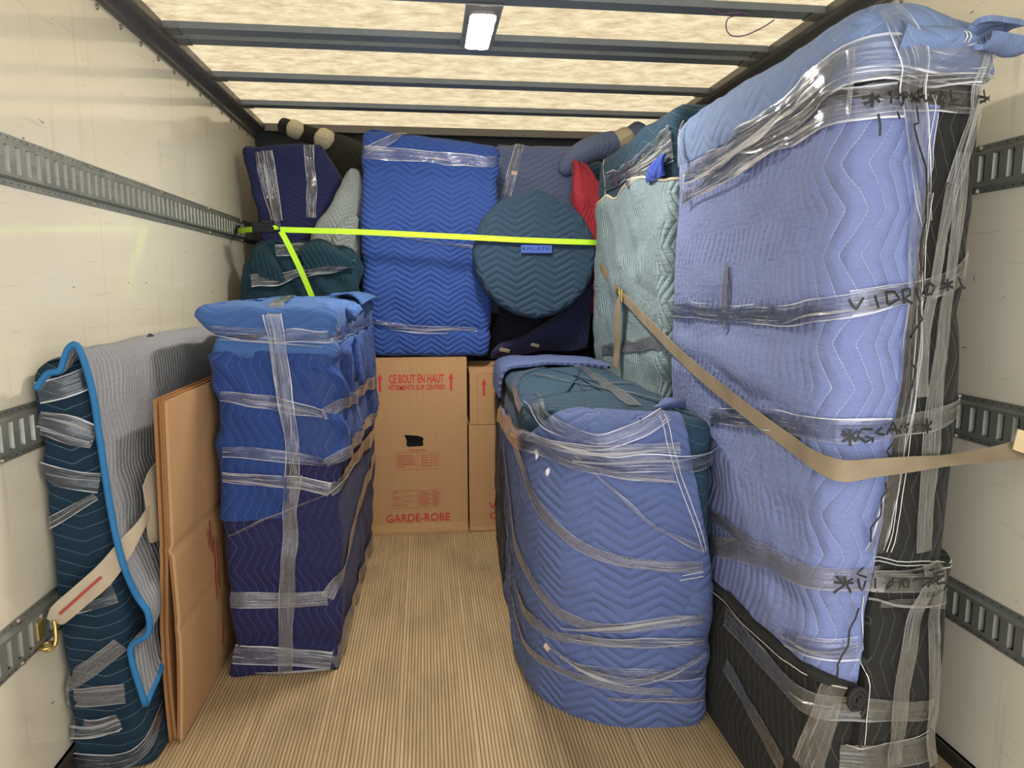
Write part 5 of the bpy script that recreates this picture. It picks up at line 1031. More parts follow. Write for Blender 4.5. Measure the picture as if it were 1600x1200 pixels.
('bg', bg_, 'film_fold_highlight', [0.002, 0.005, 0.003], F_SHINE, [(0.8674, 1.4909, 0.5167), (0.9105, 1.4287, 0.5219), (0.9624, 1.4232, 0.5371)], {'nw': 2, 'lift': 0.006, 'wob': 0.001}),
('bg', bg_, 'film_fold_highlight', [0.003, 0.006, 0.003], F_SHINE, [(1.1806, 1.4704, 1.8051), (1.1499, 1.4615, 1.6569), (1.1132, 1.4565, 1.5211)], {'nw': 2, 'lift': 0.01, 'wob': 0.001}),
('bg', bg_, 'film_fold_highlight', [0.003, 0.005, 0.003], F_SHINE, [(0.9802, 1.4307, 0.6623), (1.0798, 1.4352, 0.6362), (1.2014, 1.4667, 0.6245)], {'nw': 2, 'lift': 0.008, 'wob': 0.001}),
('bg', bg_, 'film_fold_highlight', [0.002, 0.005, 0.004], F_SHINE, [(0.8829, 1.5342, 0.3722), (0.8978, 1.4594, 0.3838), (0.927, 1.4421, 0.3924)], {'nw': 2, 'lift': 0.008, 'wob': 0.001}),
('mt', mt, 'film_fold_highlight', [0.003, 0.007, 0.004], F_SHINE, [(-0.9809, 1.9356, 1.028), (-0.9298, 1.9401, 1.0159), (-0.8826, 1.952, 0.9852)], {'nw': 2, 'lift': 0.006, 'wob': 0.001}),
('mt', mt, 'film_fold_highlight', [0.003, 0.006, 0.004], F_SHINE, [(-0.9881, 1.9388, 0.9972), (-0.9339, 1.9425, 0.9782), (-0.8864, 1.9552, 0.9537)], {'nw': 2, 'lift': 0.006, 'wob': 0.001}),
('mt', mt, 'film_fold_highlight', [0.003, 0.006, 0.004], F_SHINE, [(-0.9876, 1.9425, 0.8771), (-0.9372, 1.9463, 0.8606), (-0.878, 1.9549, 0.8529)], {'nw': 2, 'lift': 0.006, 'wob': 0.001}),
('mt', mt, 'film_fold_highlight', [0.003, 0.007, 0.004], F_SHINE, [(-0.9958, 1.977, 0.1388), (-0.9392, 1.9714, 0.1332), (-0.8783, 1.976, 0.1565)], {'nw': 2, 'lift': 0.006, 'wob': 0.001}),
('mt', mt, 'film_fold_highlight', [0.003, 0.007, 0.004], F_SHINE, [(-1.0003, 1.9753, 0.1089), (-0.9231, 1.9698, 0.1135), (-0.873, 1.9731, 0.1189)], {'nw': 2, 'lift': 0.006, 'wob': 0.001}),
('mt2', mt, 'film_fold_highlight', [0.003, 0.01, 0.004], F_SHINE, [(-0.8564, 1.9564, 1.1064), (-0.8533, 2.0818, 1.1252), (-0.8661, 2.3287, 1.1463)], {'nw': 2, 'lift': 0.006, 'wob': 0.001}),
('sl', sl, 'film_fold_highlight', [0.004, 0.01, 0.004], F_SHINE, [(-0.2243, 3.8588, 1.1465), (-0.0549, 3.8575, 1.1351), (0.2549, 3.8589, 1.1224)], {'nw': 2, 'lift': 0.005, 'wob': 0.001}),
('sl', sl, 'film_fold_highlight', [0.003, 0.008, 0.003], F_SHINE, [(-0.2081, 3.8623, 1.1256), (-0.0893, 3.8524, 1.1116), (0.1158, 3.8488, 1.1034)], {'nw': 2, 'lift': 0.005, 'wob': 0.001}),
('sl', sl, 'film_fold_highlight', [0.003, 0.014, 0.003], F_SHINE, [(0.0209, 3.8729, 2.0241), (0.0776, 3.8726, 2.0188), (0.1342, 3.869, 2.0096)], {'nw': 2, 'lift': 0.005, 'wob': 0.001}),
('dt', dt, 'film_fold_highlight', [0.004, 0.012, 0.006], F_SHINE, [(-0.7901, 3.7671, 1.389), (-0.599, 3.7705, 1.4345), (-0.3796, 3.7698, 1.4804)], {'nw': 2, 'lift': 0.024, 'wob': 0.002}),
('dt', dt, 'film_fold_highlight', [0.003, 0.008, 0.003], F_SHINE, [(-0.7279, 3.7673, 1.3697), (-0.5657, 3.7565, 1.4149), (-0.3746, 3.7761, 1.4546)], {'nw': 2, 'lift': 0.024, 'wob': 0.002}),
('dt', dt, 'film_fold_highlight', [0.003, 0.008, 0.003], F_SHINE, [(-0.7553, 3.7806, 1.5241), (-0.6632, 3.7988, 1.5383), (-0.5335, 3.7799, 1.5189)], {'nw': 2, 'lift': 0.036, 'wob': 0.002}),
('tl', tl, 'film_fold_highlight', [0.003, 0.012, 0.006], F_SHINE, [(0.8913, 3.0479, 1.8266), (0.8996, 2.8545, 1.8405), (0.9099, 2.6215, 1.8531)], {'nw': 2, 'lift': 0.01, 'wob': 0.002}),
('tl', tl, 'film_fold_highlight', [0.003, 0.01, 0.004], F_SHINE, [(0.8938, 2.9656, 1.848), (0.9033, 2.787, 1.8611), (0.9122, 2.6169, 1.8842)], {'nw': 2, 'lift': 0.01, 'wob': 0.002}),
('bg', bg_, 'seam_thread', 0.0022, M_THREAD, [(1.0636, 1.4459, 1.756), (1.0514, 1.4311, 1.6491), (1.0537, 1.4347, 1.5181), (1.0703, 1.4486, 1.3558), (1.0696, 1.4484, 1.1442), (1.0607, 1.4454, 0.9995), (1.0493, 1.4434, 0.8517), (1.0333, 1.4414, 0.7592)], {'nw': 2, 'off': 0.003, 'smooth': 1, 'wob': 0}),
('bg', bg_, 'seam_thread', 0.0022, M_THREAD, [(1.0732, 1.4472, 1.7566), (1.0631, 1.4331, 1.6497), (1.0776, 1.4531, 1.5203), (1.0824, 1.4506, 1.3558), (1.082, 1.4506, 1.1437), (1.073, 1.4473, 0.9987), (1.0619, 1.4454, 0.8506), (1.0446, 1.4418, 0.7585)], {'nw': 2, 'off': 0.003, 'smooth': 1, 'wob': 0}),
('bg', bg_, 'seam_thread', 0.002, M_THREAD, [(0.9921, 1.4252, 0.7462), (1.0651, 1.447, 0.7248), (1.1373, 1.4574, 0.7171), (1.2632, 1.5494, 0.6872)], {'nw': 2, 'off': 0.003, 'smooth': 1, 'wob': 0}),
('bg', bg_, 'seam_thread', 0.002, M_THREAD, [(0.9909, 1.4243, 0.7557), (1.0632, 1.4455, 0.7348), (1.1365, 1.4574, 0.7265), (1.2634, 1.5507, 0.6967)], {'nw': 2, 'off': 0.003, 'smooth': 1, 'wob': 0}),
('bg', bg_, 'seam_thread', 0.002, M_THREAD, [(0.9767, 1.4302, 0.6627), (0.9807, 1.4269, 0.5559), (0.9957, 1.4435, 0.4509), (0.9934, 1.4434, 0.3704), (0.9966, 1.446, 0.3031)], {'nw': 2, 'off': 0.004, 'smooth': 1, 'wob': 0}),
('bg', bg_, 'seam_thread', 0.002, M_THREAD, [(0.9657, 1.4416, 0.2889), (1.0553, 1.4304, 0.2925), (1.204, 1.4748, 0.2838)], {'nw': 2, 'off': 0.004, 'smooth': 1, 'wob': 0}),
('bg', bg_, 'seam_thread', 0.002, M_THREAD, [(0.8799, 2.0417, 0.4307), (0.8776, 1.8176, 0.4477), (0.8819, 1.6043, 0.4489), (0.9016, 1.4605, 0.4604), (0.9454, 1.4393, 0.4504)], {'nw': 2, 'off': 0.03, 'smooth': 1, 'wob': 0}),
('bg', bg_, 'seam_thread', 0.002, M_THREAD, [(0.8986, 1.4404, 1.7774), (0.966, 1.4259, 1.7857), (1.0833, 1.4499, 1.7988), (1.2403, 1.5029, 1.8095)], {'nw': 2, 'off': 0.004, 'smooth': 1, 'wob': 0}),
('bg', bg_, 'seam_thread', 0.002, M_THREAD, [(0.9196, 1.4283, 1.7673), (0.9997, 1.4326, 1.7798), (1.0839, 1.4497, 1.7898), (1.2472, 1.5166, 1.8096)], {'nw': 2, 'off': 0.004, 'smooth': 1, 'wob': 0}),
('cb', cb_, 'seam_thread', 0.002, M_THREAD, [(0.6652, 1.9589, 0.9875), (0.684, 1.9281, 0.8993), (0.7243, 1.9339, 0.7827), (0.7709, 1.9283, 0.6667), (0.8021, 1.9345, 0.5807)], {'nw': 2, 'off': 0.004, 'smooth': 1, 'wob': 0}),
('cb', cb_, 'seam_thread', 0.002, M_THREAD, [(0.6812, 1.9613, 0.9904), (0.6985, 1.9259, 0.8994), (0.7392, 1.9324, 0.7826), (0.7848, 1.9288, 0.666), (0.8106, 1.9367, 0.5874)], {'nw': 2, 'off': 0.004, 'smooth': 1, 'wob': 0}),
('cb', cb_, 'seam_thread', 0.002, M_THREAD, [(0.7335, 1.933, 0.4974), (0.7691, 1.9335, 0.5013), (0.8056, 1.9361, 0.5043)], {'nw': 2, 'off': 0.004, 'smooth': 1, 'wob': 0}),
('cb', cb_, 'seam_thread', 0.002, M_THREAD, [(0.7408, 1.9325, 0.5111), (0.769, 1.9346, 0.5148), (0.805, 1.9361, 0.5184)], {'nw': 2, 'off': 0.004, 'smooth': 1, 'wob': 0}),
]
WORDS = [
('bg', bg_, 0.0058, [[(0.9136, 1.43, 1.75), (0.9073, 1.4143, 1.7146)], [(0.9027, 1.4364, 1.7437), (0.9185, 1.411, 1.7229)], [(0.9194, 1.4137, 1.7348), (0.8969, 1.4208, 1.7221)], [(0.9355, 1.4246, 1.7488), (0.9476, 1.4238, 1.75)], [(0.9416, 1.4242, 1.7499), (0.9341, 1.4073, 1.72)], [(0.963, 1.4253, 1.7465), (0.9541, 1.4067, 1.7166)], [(0.963, 1.4253, 1.7465), (0.9736, 1.4267, 1.7505), (0.9809, 1.4283, 1.7453), (0.9581, 1.4106, 1.7327)], [(0.9845, 1.4291, 1.7431), (0.9887, 1.4301, 1.7518), (0.9974, 1.4322, 1.7417), (0.9885, 1.4148, 1.7258)], [(0.9934, 1.4179, 1.7342), (1.0169, 1.4368, 1.7651), (1.015, 1.4222, 1.7283)], [(1.0086, 1.435, 1.7452), (1.0247, 1.439, 1.7492)], [(1.0497, 1.4438, 1.7564), (1.0389, 1.442, 1.7543), (1.0373, 1.4418, 1.7452), (1.0387, 1.4289, 1.7344)], [(1.0715, 1.4469, 1.7578), (1.0622, 1.4457, 1.7533), (1.0623, 1.4458, 1.7431), (1.0732, 1.4472, 1.7406), (1.0777, 1.4477, 1.7504), (1.0715, 1.4469, 1.7578)], [(1.0895, 1.4493, 1.7641), (1.0942, 1.4499, 1.7424), (1.1071, 1.4518, 1.7471)], [(1.1616, 1.4618, 1.7577), (1.2119, 1.4951, 1.7593)], [(1.177, 1.4677, 1.7728), (1.1842, 1.4712, 1.7475)], [(1.2121, 1.4951, 1.7715), (1.167, 1.464, 1.7453)]]),
('bg', bg_, 0.0058, [[(0.8964, 1.4291, 1.3334), (0.907, 1.4242, 1.3109), (0.9162, 1.4188, 1.338)], [(0.9327, 1.4148, 1.3425), (0.9432, 1.4167, 1.3155)], [(0.9541, 1.4162, 1.347), (0.9616, 1.4187, 1.3222)], [(0.9508, 1.4157, 1.347), (0.9772, 1.4202, 1.3478), (0.9915, 1.4216, 1.3342), (0.9638, 1.4191, 1.3217)], [(0.9973, 1.4213, 1.3514), (1.004, 1.4236, 1.3242)], [(0.9949, 1.4213, 1.3514), (1.0139, 1.421, 1.3559), (1.0162, 1.4221, 1.3433), (1.0021, 1.4222, 1.336), (1.0257, 1.4251, 1.3259)], [(1.0261, 1.4211, 1.3582), (1.0344, 1.4256, 1.3332)], [(1.0765, 1.4499, 1.3651), (1.0632, 1.4474, 1.3577), (1.0683, 1.4484, 1.342), (1.0841, 1.4506, 1.3419), (1.0922, 1.4525, 1.3577), (1.0765, 1.4499, 1.3651)], [(1.1117, 1.4565, 1.3674), (1.1415, 1.4607, 1.3558)], [(1.1256, 1.4589, 1.3744), (1.1279, 1.4581, 1.3488)], [(1.1403, 1.4608, 1.3698), (1.1154, 1.4564, 1.3535)], [(1.1539, 1.4635, 1.3792), (1.164, 1.466, 1.3581), (1.1765, 1.471, 1.3558)], [(1.2018, 1.4841, 1.3819), (1.2197, 1.5036, 1.3654)]]),
('bg', bg_, 0.0058, [[(0.9059, 1.4219, 1.0566), (0.9107, 1.422, 1.0181)], [(0.8959, 1.4281, 1.0435), (0.924, 1.418, 1.0348)], [(0.9217, 1.418, 1.0542), (0.8996, 1.4268, 1.0262)], [(0.8968, 1.427, 1.0517), (0.9208, 1.4189, 1.0286)], [(0.9475, 1.4174, 1.0553), (0.9268, 1.4169, 1.0571), (0.9214, 1.4185, 1.0396), (0.9361, 1.4175, 1.0265), (0.9493, 1.418, 1.0349), (0.9341, 1.4172, 1.0403)], [(0.9496, 1.418, 1.0374), (0.9506, 1.4181, 1.0252)], [(0.9711, 1.4201, 1.0574), (0.9548, 1.4185, 1.046), (0.979, 1.421, 1.0408)], [(0.9828, 1.4216, 1.0398), (0.9981, 1.4245, 1.068), (1.0123, 1.426, 1.041)], [(0.9869, 1.4223, 1.0501), (1.0078, 1.4256, 1.0514)], [(1.0179, 1.4274, 1.0589), (1.0324, 1.4419, 1.0372)], [(1.0529, 1.445, 1.0588), (1.0399, 1.4435, 1.0544), (1.0493, 1.4447, 1.0466), (1.0451, 1.444, 1.0377)], [(1.0758, 1.4475, 1.0578), (1.0619, 1.4462, 1.0542), (1.0724, 1.4477, 1.0462), (1.0646, 1.4469, 1.0383)], [(1.0955, 1.4488, 1.0695), (1.1034, 1.4515, 1.0356)], [(1.0861, 1.4485, 1.0582), (1.1121, 1.452, 1.0428)], [(1.111, 1.4509, 1.0613), (1.0899, 1.4499, 1.0412)]]),
('bg', bg_, 0.0058, [[(0.9189, 1.4267, 0.7217), (0.9335, 1.4271, 0.683)], [(0.9041, 1.4344, 0.7055), (0.9364, 1.4246, 0.7071)], [(0.9072, 1.4312, 0.7213), (0.9206, 1.4281, 0.7022)], [(0.9334, 1.4238, 0.7179), (0.9061, 1.4349, 0.6802)], [(0.9459, 1.4228, 0.7177), (0.9497, 1.425, 0.6951), (0.9582, 1.4263, 0.6868), (0.9622, 1.4244, 0.7111)], [(0.985, 1.4269, 0.7153), (0.9894, 1.4298, 0.688)], [(1.0225, 1.4457, 0.7078), (1.0084, 1.419, 0.6917)], [(1.0215, 1.4456, 0.7079), (1.0284, 1.4246, 0.7098), (1.0245, 1.4211, 0.6964), (1.0084, 1.419, 0.6912)], [(1.0566, 1.4493, 0.7046), (1.0423, 1.4231, 0.6902)], [(1.0566, 1.4493, 0.7046), (1.0719, 1.4502, 0.7025), (1.0425, 1.4248, 0.7025), (1.0578, 1.4248, 0.6887)], [(1.0661, 1.4272, 0.7055), (1.067, 1.4258, 0.6878)], [(1.093, 1.45, 0.7069), (1.1068, 1.4502, 0.7069), (1.0901, 1.4278, 0.7022), (1.0781, 1.427, 0.6989), (1.093, 1.45, 0.7069)], [(1.1309, 1.4549, 0.7051), (1.1163, 1.4287, 0.6861)], [(1.0991, 1.4282, 0.7047), (1.1353, 1.4313, 0.6967)], [(1.1545, 1.4632, 0.6992), (1.1014, 1.4272, 0.6889)], [(1.1415, 1.4362, 0.7101), (1.1428, 1.4321, 0.6899)], [(1.1414, 1.436, 0.7093), (1.1636, 1.4435, 0.7069)], [(1.1411, 1.4335, 0.7003), (1.1595, 1.4394, 0.6978)], [(1.1428, 1.4321, 0.6899), (1.166, 1.4408, 0.6872)]]),
('bg', bg_, 0.005, [[(0.9882, 1.4139, 1.7205), (0.9991, 1.4177, 1.6913), (0.9853, 1.4137, 1.6851), (0.995, 1.4171, 1.6657), (1.0041, 1.4198, 1.6485), (1.0281, 1.424, 1.6058), (1.0389, 1.4271, 1.5568), (1.0431, 1.432, 1.4977), (1.0302, 1.4241, 1.4235), (1.0388, 1.4236, 1.3695), (1.069, 1.4513, 1.286), (1.0359, 1.4322, 1.2454), (1.0338, 1.4308, 1.2036), (1.0599, 1.4476, 1.1802), (1.0425, 1.4417, 1.1169)], [(1.0012, 1.4239, 1.0191), (0.9855, 1.4214, 1.0042), (0.9985, 1.4231, 0.989)], [(0.9899, 1.4222, 0.9343), (0.9933, 1.4231, 0.9164), (0.9806, 1.4202, 0.8972), (0.9802, 1.4178, 0.8612), (0.9592, 1.4153, 0.8335), (0.9621, 1.4163, 0.8034)], [(0.9523, 1.4206, 0.7439), (0.942, 1.4221, 0.7288), (0.964, 1.4239, 0.7179)], [(0.9547, 1.4305, 0.6454), (0.9497, 1.4313, 0.6129), (0.9368, 1.4279, 0.5875), (0.936, 1.4257, 0.5577), (0.9173, 1.4257, 0.5106), (0.9191, 1.4253, 0.4794)], [(0.9164, 1.4098, 1.7025), (0.9206, 1.4073, 1.6795), (0.9204, 1.4068, 1.6593)], [(0.9452, 1.4054, 1.7073), (0.9521, 1.4056, 1.6925)]]),
]
HEM = [(0.8816, 2.0671, 0.4389), (0.8811, 1.9577, 0.4466), (0.8609, 1.7836, 0.4723), (0.8756, 1.6974, 0.458), (0.8818, 1.6053, 0.4588), (0.8861, 1.5191, 0.4611), (0.8939, 1.4482, 0.4712), (0.9378, 1.4403, 0.4536), (0.9705, 1.4397, 0.4356)]
TAGS = [(0.3734, 2.1184, 0.2121), (0.3674, 2.1075, 0.7902), (0.3394, 2.1471, 0.8423), (0.5109, 4.1485, 1.9967), (-0.2869, 2.7696, 1.2635), (-0.2664, 2.6548, 1.0962), (0.7486, 2.1161, 0.9894), (0.4232, 3.865, 1.0156), (0.5905, 3.8453, 1.0437), (0.9033, 2.6954, 1.7723), (0.9144, 2.6142, 1.7858), (0.6084, 1.9588, 0.9699), (-0.2638, 3.6521, 1.2611)]
M_INK = plain('black_marker_ink', srgb(18, 18, 20), 0.5)
def merge(objs, name, kind=None):
    vs, fs, b = [], [], 0; o0 = objs[0]
    for o in objs:
        vs += [tuple(v.co) for v in o.data.vertices]; fs += [[b + i for i in p.vertices] for p in o.data.polygons]; b = len(vs)
    par, mat = o0.parent, o0.data.materials[0]
    for o in objs:
        me = o.data; bpy.data.objects.remove(o); bpy.data.meshes.remove(me)
    me = bpy.data.meshes.new(name); me.from_pydata(vs, [], fs); me.materials.append(mat); me.update()
    n_ = bpy.data.objects.new(name, me); n_.parent = par; COL.objects.link(n_); return n_
for i, (key, par, name, wd, mat, path, kw) in enumerate(BANDS):
    ribbon(name, BV[key], path, wd, mat, par, seed=i, **kw)
for key, par, wd, strokes in WORDS:
    os_ = [ribbon('marker_lettering', BV[key], s, wd, M_INK, par, off=0.020, nw=2, smooth=1, wob=0, step=0.006) for s in strokes]
    w_ = merge(os_, 'marker_lettering'); w_['kind'] = 'stuff'; w_['label'] = 'black handwritten marker lettering on the film'
hb = BV['bg']; hp = []
for p in catmull(HEM, 4):
    h = hb.find_nearest(Vector(p)); hp.append(h[0] + h[1] * 0.008)
tube('rolled_hem', hp, 0.014, Q_BLACK, bg_, 8)
c = Vector((0.955, 1.405, 0.430)); sp = []
for k in range(40):
    a = k * 0.36; r = 0.030 * (1 - k / 46); sp.append((c.x + r * math.cos(a) * .9, c.y - .012 + r * math.cos(a) * .2, c.z + r * math.sin(a)))
tube('rolled_hem', sp, 0.006, M_BLKBIND, bg_, 6)

# ------------------------------------------------------------ tie-down straps
def web_mat(name, a, b):
    m, n, l, p = new_mat(name); g = NG(m); uv = g.tex('UV')
    w = g.noise(g.vec(uv, (500, 900, 1)), 1.0, 1); d = g.noise(uv, 7, 4)
    c = g.mix(g.rng(d, 0.4, 0.75), a, b); c = g.mix(1.0, c, g.mix(w, (0.88,) * 3 + (1,), (1.1,) * 3 + (1,)), 'MULTIPLY')
    l.new(c, p.inputs['Base Color']); p.inputs['Roughness'].default_value = 0.75; l.new(g.bump(w, 0.4, 0.001), p.inputs['Normal']); return m
M_LIME = web_mat('lime_webbing', (0.55, 0.95, 0.03, 1), (0.50, 0.88, 0.03, 1)); M_TAN = web_mat('tan_webbing', srgb(142, 127, 102), srgb(118, 103, 82)); M_BEIGE = web_mat('beige_webbing', srgb(178, 164, 140), srgb(156, 140, 116))
M_STITCH = plain('red_stitching', srgb(160, 60, 50), 0.8); M_BLACKMETAL = plain('black_ratchet_metal', srgb(30, 30, 32), 0.4, 0.6); M_BRASS = metal_mat('zinc_yellow_steel', srgb(200, 178, 110), 0.3, 0.9)
M_CANVAS = plain('canvas_strap_end', srgb(200, 180, 138), 0.8, var=0.15, scale=30)
Zv = lambda h: np.array([0, 0, h])
# lime ratchet strap across the load
ls = thing('ratchet_strap', 'lime green ratchet strap stretched across the load with a black ratchet', 'strap', (-.7, 3.72, 1.63))
strap('webbing', [((-.995, 4.02, 1.652), Zv(.013)), ((-.93, 3.90, 1.648), Zv(.013)), ((-.84, 3.76, 1.643), Zv(.013))], M_LIME, ls, .003)
strap('webbing', [((-.71, 3.70, 1.637), Zv(.0135)), ((-.50, 3.69, 1.632), Zv(.0135)), ((-.3, 3.685, 1.627), Zv(.0135)), ((.2, 3.665, 1.606), Zv(.0135)), ((.50, 3.648, 1.592), Zv(.0135)), ((.80, 3.655, 1.585), Zv(.0135)), ((.895, 3.70, 1.585), Zv(.0135))], M_LIME, ls, .003)
hv = np.array([.0125, 0, .0055])
strap('loose_tail', [((-.705, 3.69, 1.628), hv), ((-.67, 3.685, 1.56), hv), ((-.62, 3.70, 1.44), hv), ((-.572, 3.735, 1.30), hv)], M_LIME, ls, .003)
rt_ = MB().box(-.845, -.755, 3.695, 3.74, 1.650, 1.672).box(-.845, -.74, 3.70, 3.706, 1.622, 1.668).box(-.845, -.74, 3.735, 3.741, 1.622, 1.668).build('ratchet_body', M_BLACKMETAL, ls, bevel=.003)
MB().cyl((-.75, 3.69, 1.640), (0, 1, 0), .013, .058, 14).build('ratchet_spool', M_BLACKMETAL, ls); MB().cyl((-.735, 3.69, 1.646), (0, 1, 0), .011, .05, 12).build('webbing_roll', M_LIME, ls)
MB().box(-.84, -.76, 3.70, 3.735, 1.626, 1.634).box(-.80, -.745, 3.69, 3.745, 1.664, 1.684).build('ratchet_handle', M_BLACKMETAL, ls, bevel=.003)
MB().box(-1.004, -.985, 4.005, 4.045, 1.640, 1.664).cyl((-.99, 4.02, 1.652), (0, 0, 1), .010, .03, 10).build('end_fitting', M_BLACKMETAL, ls)
# tan strap on the right
ts = thing('cargo_strap', 'tan webbing strap angled across the tallest bundle to the right wall', 'strap', (.86, 2.6, 1.2))
XS = lambda y: .852
pth = [((.888, 3.775, 1.535), (.0, .012, .022)), ((.878, 3.56, 1.463), (.0, .008, .022)), ((.870, 3.15, 1.325), (.0, .010, .024))]
strap('webbing', pth, M_TAN, ts, .003)
up_ = lambda a: np.array([0, a * .35, a])
pt2 = [((.868, 3.09, 1.312), up_(.023)), ((.855, 2.6, 1.195), up_(.023)), ((.846, 2.2, 1.106), up_(.023)), ((.846, 1.8, 1.032), up_(.022)), ((.848, 1.55, .992), up_(.021)), ((.852, 1.445, .975), up_(.022)), ((.880, 1.385, .968), (0, .0, .024)), ((.95, 1.385, .972), (0, 0, .021)), ((1.05, 1.40, .974), (0, .006, .016)), ((1.16, 1.425, .975), (0, .014, .008)), ((1.28, 1.45, .977), (0, .014, .012)), ((1.38, 1.475, .981), (0, .008, .021)), ((1.462, 1.49, .986), (0, .004, .024))]
strap('webbing', pt2, M_TAN, ts, .003)
strap('strap_end', [((1.345, 1.455, 1.010), (.004, 0, .024)), ((1.385, 1.452, .998), (0, 0, .026)), ((1.43, 1.448, .992), (0, 0, .025)), ((1.468, 1.452, .992), (0, 0, .023))], M_CANVAS, ts, .004)
MB().box(1.456, 1.474, 1.44, 1.50, .966, 1.012).build('track_fitting', M_BRASS, ts, bevel=.003)
MB().box(.858, .868, 3.085, 3.165, 1.286, 1.345).box(.850, .858, 3.10, 3.15, 1.322, 1.350).build('cam_buckle', M_BRASS, ts, bevel=.003)
strap('hanging_tail', [((.850, 3.10, 1.318), (0, -.030, .018)), ((.846, 3.105, 1.26), (0, -.036, 0)), ((.848, 3.11, 1.18), (.004, -.036, 0)), ((.852, 3.115, 1.09), (.006, -.028, 0)), ((.850, 3.12, 1.02), (.008, -.014, 0)), ((.852, 3.12, .995), (.006, -.010, 0))], M_TAN, ts, .003)
# beige strap on the left
bs = thing('cargo_strap', 'beige webbing strap hooked low on the left wall, crossing the teal mattress', 'strap', (-.95, 1.9, .5))
strap('webbing', [((-.982, 1.885, .492), (-.012, -.004, .010)), ((-.965, 1.885, .510), (-.012, -.004, .026)), ((-.915, 1.895, .552), (-.014, -.004, .026)), ((-.855, 1.91, .605), (-.015, 0, .026)), ((-.815, 1.945, .66), (-.010, .004, .026)), ((-.795, 2.02, .70), (.0, .008, .024)), ((-.79, 2.15, .765), (.0, .010, .022))], M_BEIGE, bs, .004)
strap('stitched_seam', [((-.962, 1.8815, .512), (-.0022, 0, .0028)), ((-.912, 1.8905, .556), (-.0022, 0, .0028)), ((-.862, 1.904, .60), (-.0022, 0, .0028))], M_STITCH, bs, .001)
hk = catmull([(-1.003, 1.865, .43), (-.985, 1.86, .425), (-.972, 1.87, .44), (-.975, 1.882, .47), (-.978, 1.885, .495)], 6); tube('hook', hk, .0055, M_BRASS, bs, 8)
tube('hook_ring', [(-.992 + .016 * math.cos(a), 1.865 + .018 * math.sin(a), .435) for a in np.linspace(0, 2 * math.pi, 20)], .005, M_BRASS, bs, 8)
MB().box(-1.012, -1.0, 1.85, 1.885, .455, .505).build('track_fitting', M_BRASS, bs, bevel=.003)
sheet('loose_tail', [[(-.800, 2.05, .80), (-.795, 2.10, .84), (-.785, 2.2, .86)], [(-.800, 2.06, .74), (-.788, 2.10, .75), (-.785, 2.2, .77)], [(-.797, 2.05, .665), (-.787, 2.10, .66), (-.785, 2.2, .67)], [(-.80, 2.07, .63), (-.79, 2.12, .62), (-.786, 2.2, .62)]], M_BEIGE, bs, .004, 4)

# ------------------------------------------------------------ small marks on the bundles
M_BTAPE = plain('blue_painters_tape', srgb(62, 88, 170), 0.6, var=0.1); M_TAG = plain('white_cloth_tag', srgb(220, 190, 180), 0.8)
def on(key, p, off=0.004):
    h = BV[key].find_nearest(Vector(p)); return h[0] + h[1] * off, h[1]
yt = 3.6575
tp_ = mesh_obj('tape_label', [(.487, yt, 1.528), (.648, yt - .001, 1.528), (.648, yt - .001, 1.568), (.487, yt, 1.568), (.487, yt + .003, 1.528), (.648, yt + .003, 1.528), (.648, yt + .003, 1.568), (.487, yt + .003, 1.568)], [(0, 1, 2, 3), (4, 7, 6, 5), (0, 4, 5, 1), (1, 5, 6, 2), (2, 6, 7, 3), (3, 7, 4, 0)], M_BTAPE, dc)
def tline(pts): return tube('ink', [(a, yt - .0025, b) for a, b in pts], .0012, M_INK, dc, 5)
merge([tline(q) for q in ([(.497, 1.560), (.497, 1.545), (.510, 1.545)], [(.497, 1.553), (.508, 1.553)], [(.520, 1.543), (.524, 1.558), (.530, 1.547), (.536, 1.558), (.540, 1.543)], [(.550, 1.558), (.550, 1.543), (.560, 1.543)], [(.570, 1.543), (.578, 1.560), (.586, 1.543)], [(.573, 1.550), (.583, 1.550)], [(.594, 1.560), (.601, 1.551), (.608, 1.560)], [(.601, 1.551), (.601, 1.543)], [(.616, 1.543), (.624, 1.560), (.632, 1.543)])], 'marker_lettering')['kind'] = 'stuff'
def tag_at(name, key, p, w, h, mat, par, tilt=0.0):
    c, n_ = on(key, p, .006); t = n_.cross(Vector((0, 0, 1))).normalized() * -1; b = n_.cross(t) * -1
    ca, sa = math.cos(tilt), math.sin(tilt); t, b = t * ca + b * sa, b * ca - t * sa
    q = []
    for d in (0.004, -0.001):
        for su, sv in ((-1, -1), (1, -1), (1, 1), (-1, 1)): q.append(tuple(c + n_ * d + t * (su * w / 2) + b * (sv * h / 2)))
    o = MB(); o.v = q; o.f = [[0, 1, 2, 3], [7, 6, 5, 4], [0, 4, 5, 1], [1, 5, 6, 2], [2, 6, 7, 3], [3, 7, 4, 0]]
    return o.build(name, mat, par)
T = TAGS
tag_at('care_tag', 'cb', T[0], .022, .017, M_TAG, cb_, .5)
tag_at('care_tag', 'st', T[3], .032, .022, M_TAG, st, .05)
def tuft(name, key, p, r, mat, par, seed, stretch=(1, 1, 1)):
    """small crumpled lump of cloth or batting"""
    c, n_ = on(key, p, r * .35); bm = bmesh.new(); bmesh.ops.create_icosphere(bm, subdivisions=3, radius=r); vs = []
    V = np.array([v.co[:] for v in bm.verts]); d = fbm(V / r * 1.3 + seed * 3.7, 1.0, 3); V = V * (1 + .45 * d[:, None]) * np.array(stretch)
    fs = [[v.index for v in f.verts] for f in bm.faces]; bm.free()
    return mesh_obj(name, V + np.array(c), fs, mat, par, uvs=[[(V[i, 0], V[i, 2]) for i in f] for f in fs], smooth=True)
M_BATT = plain('white_batting', srgb(214, 214, 214), 0.9)
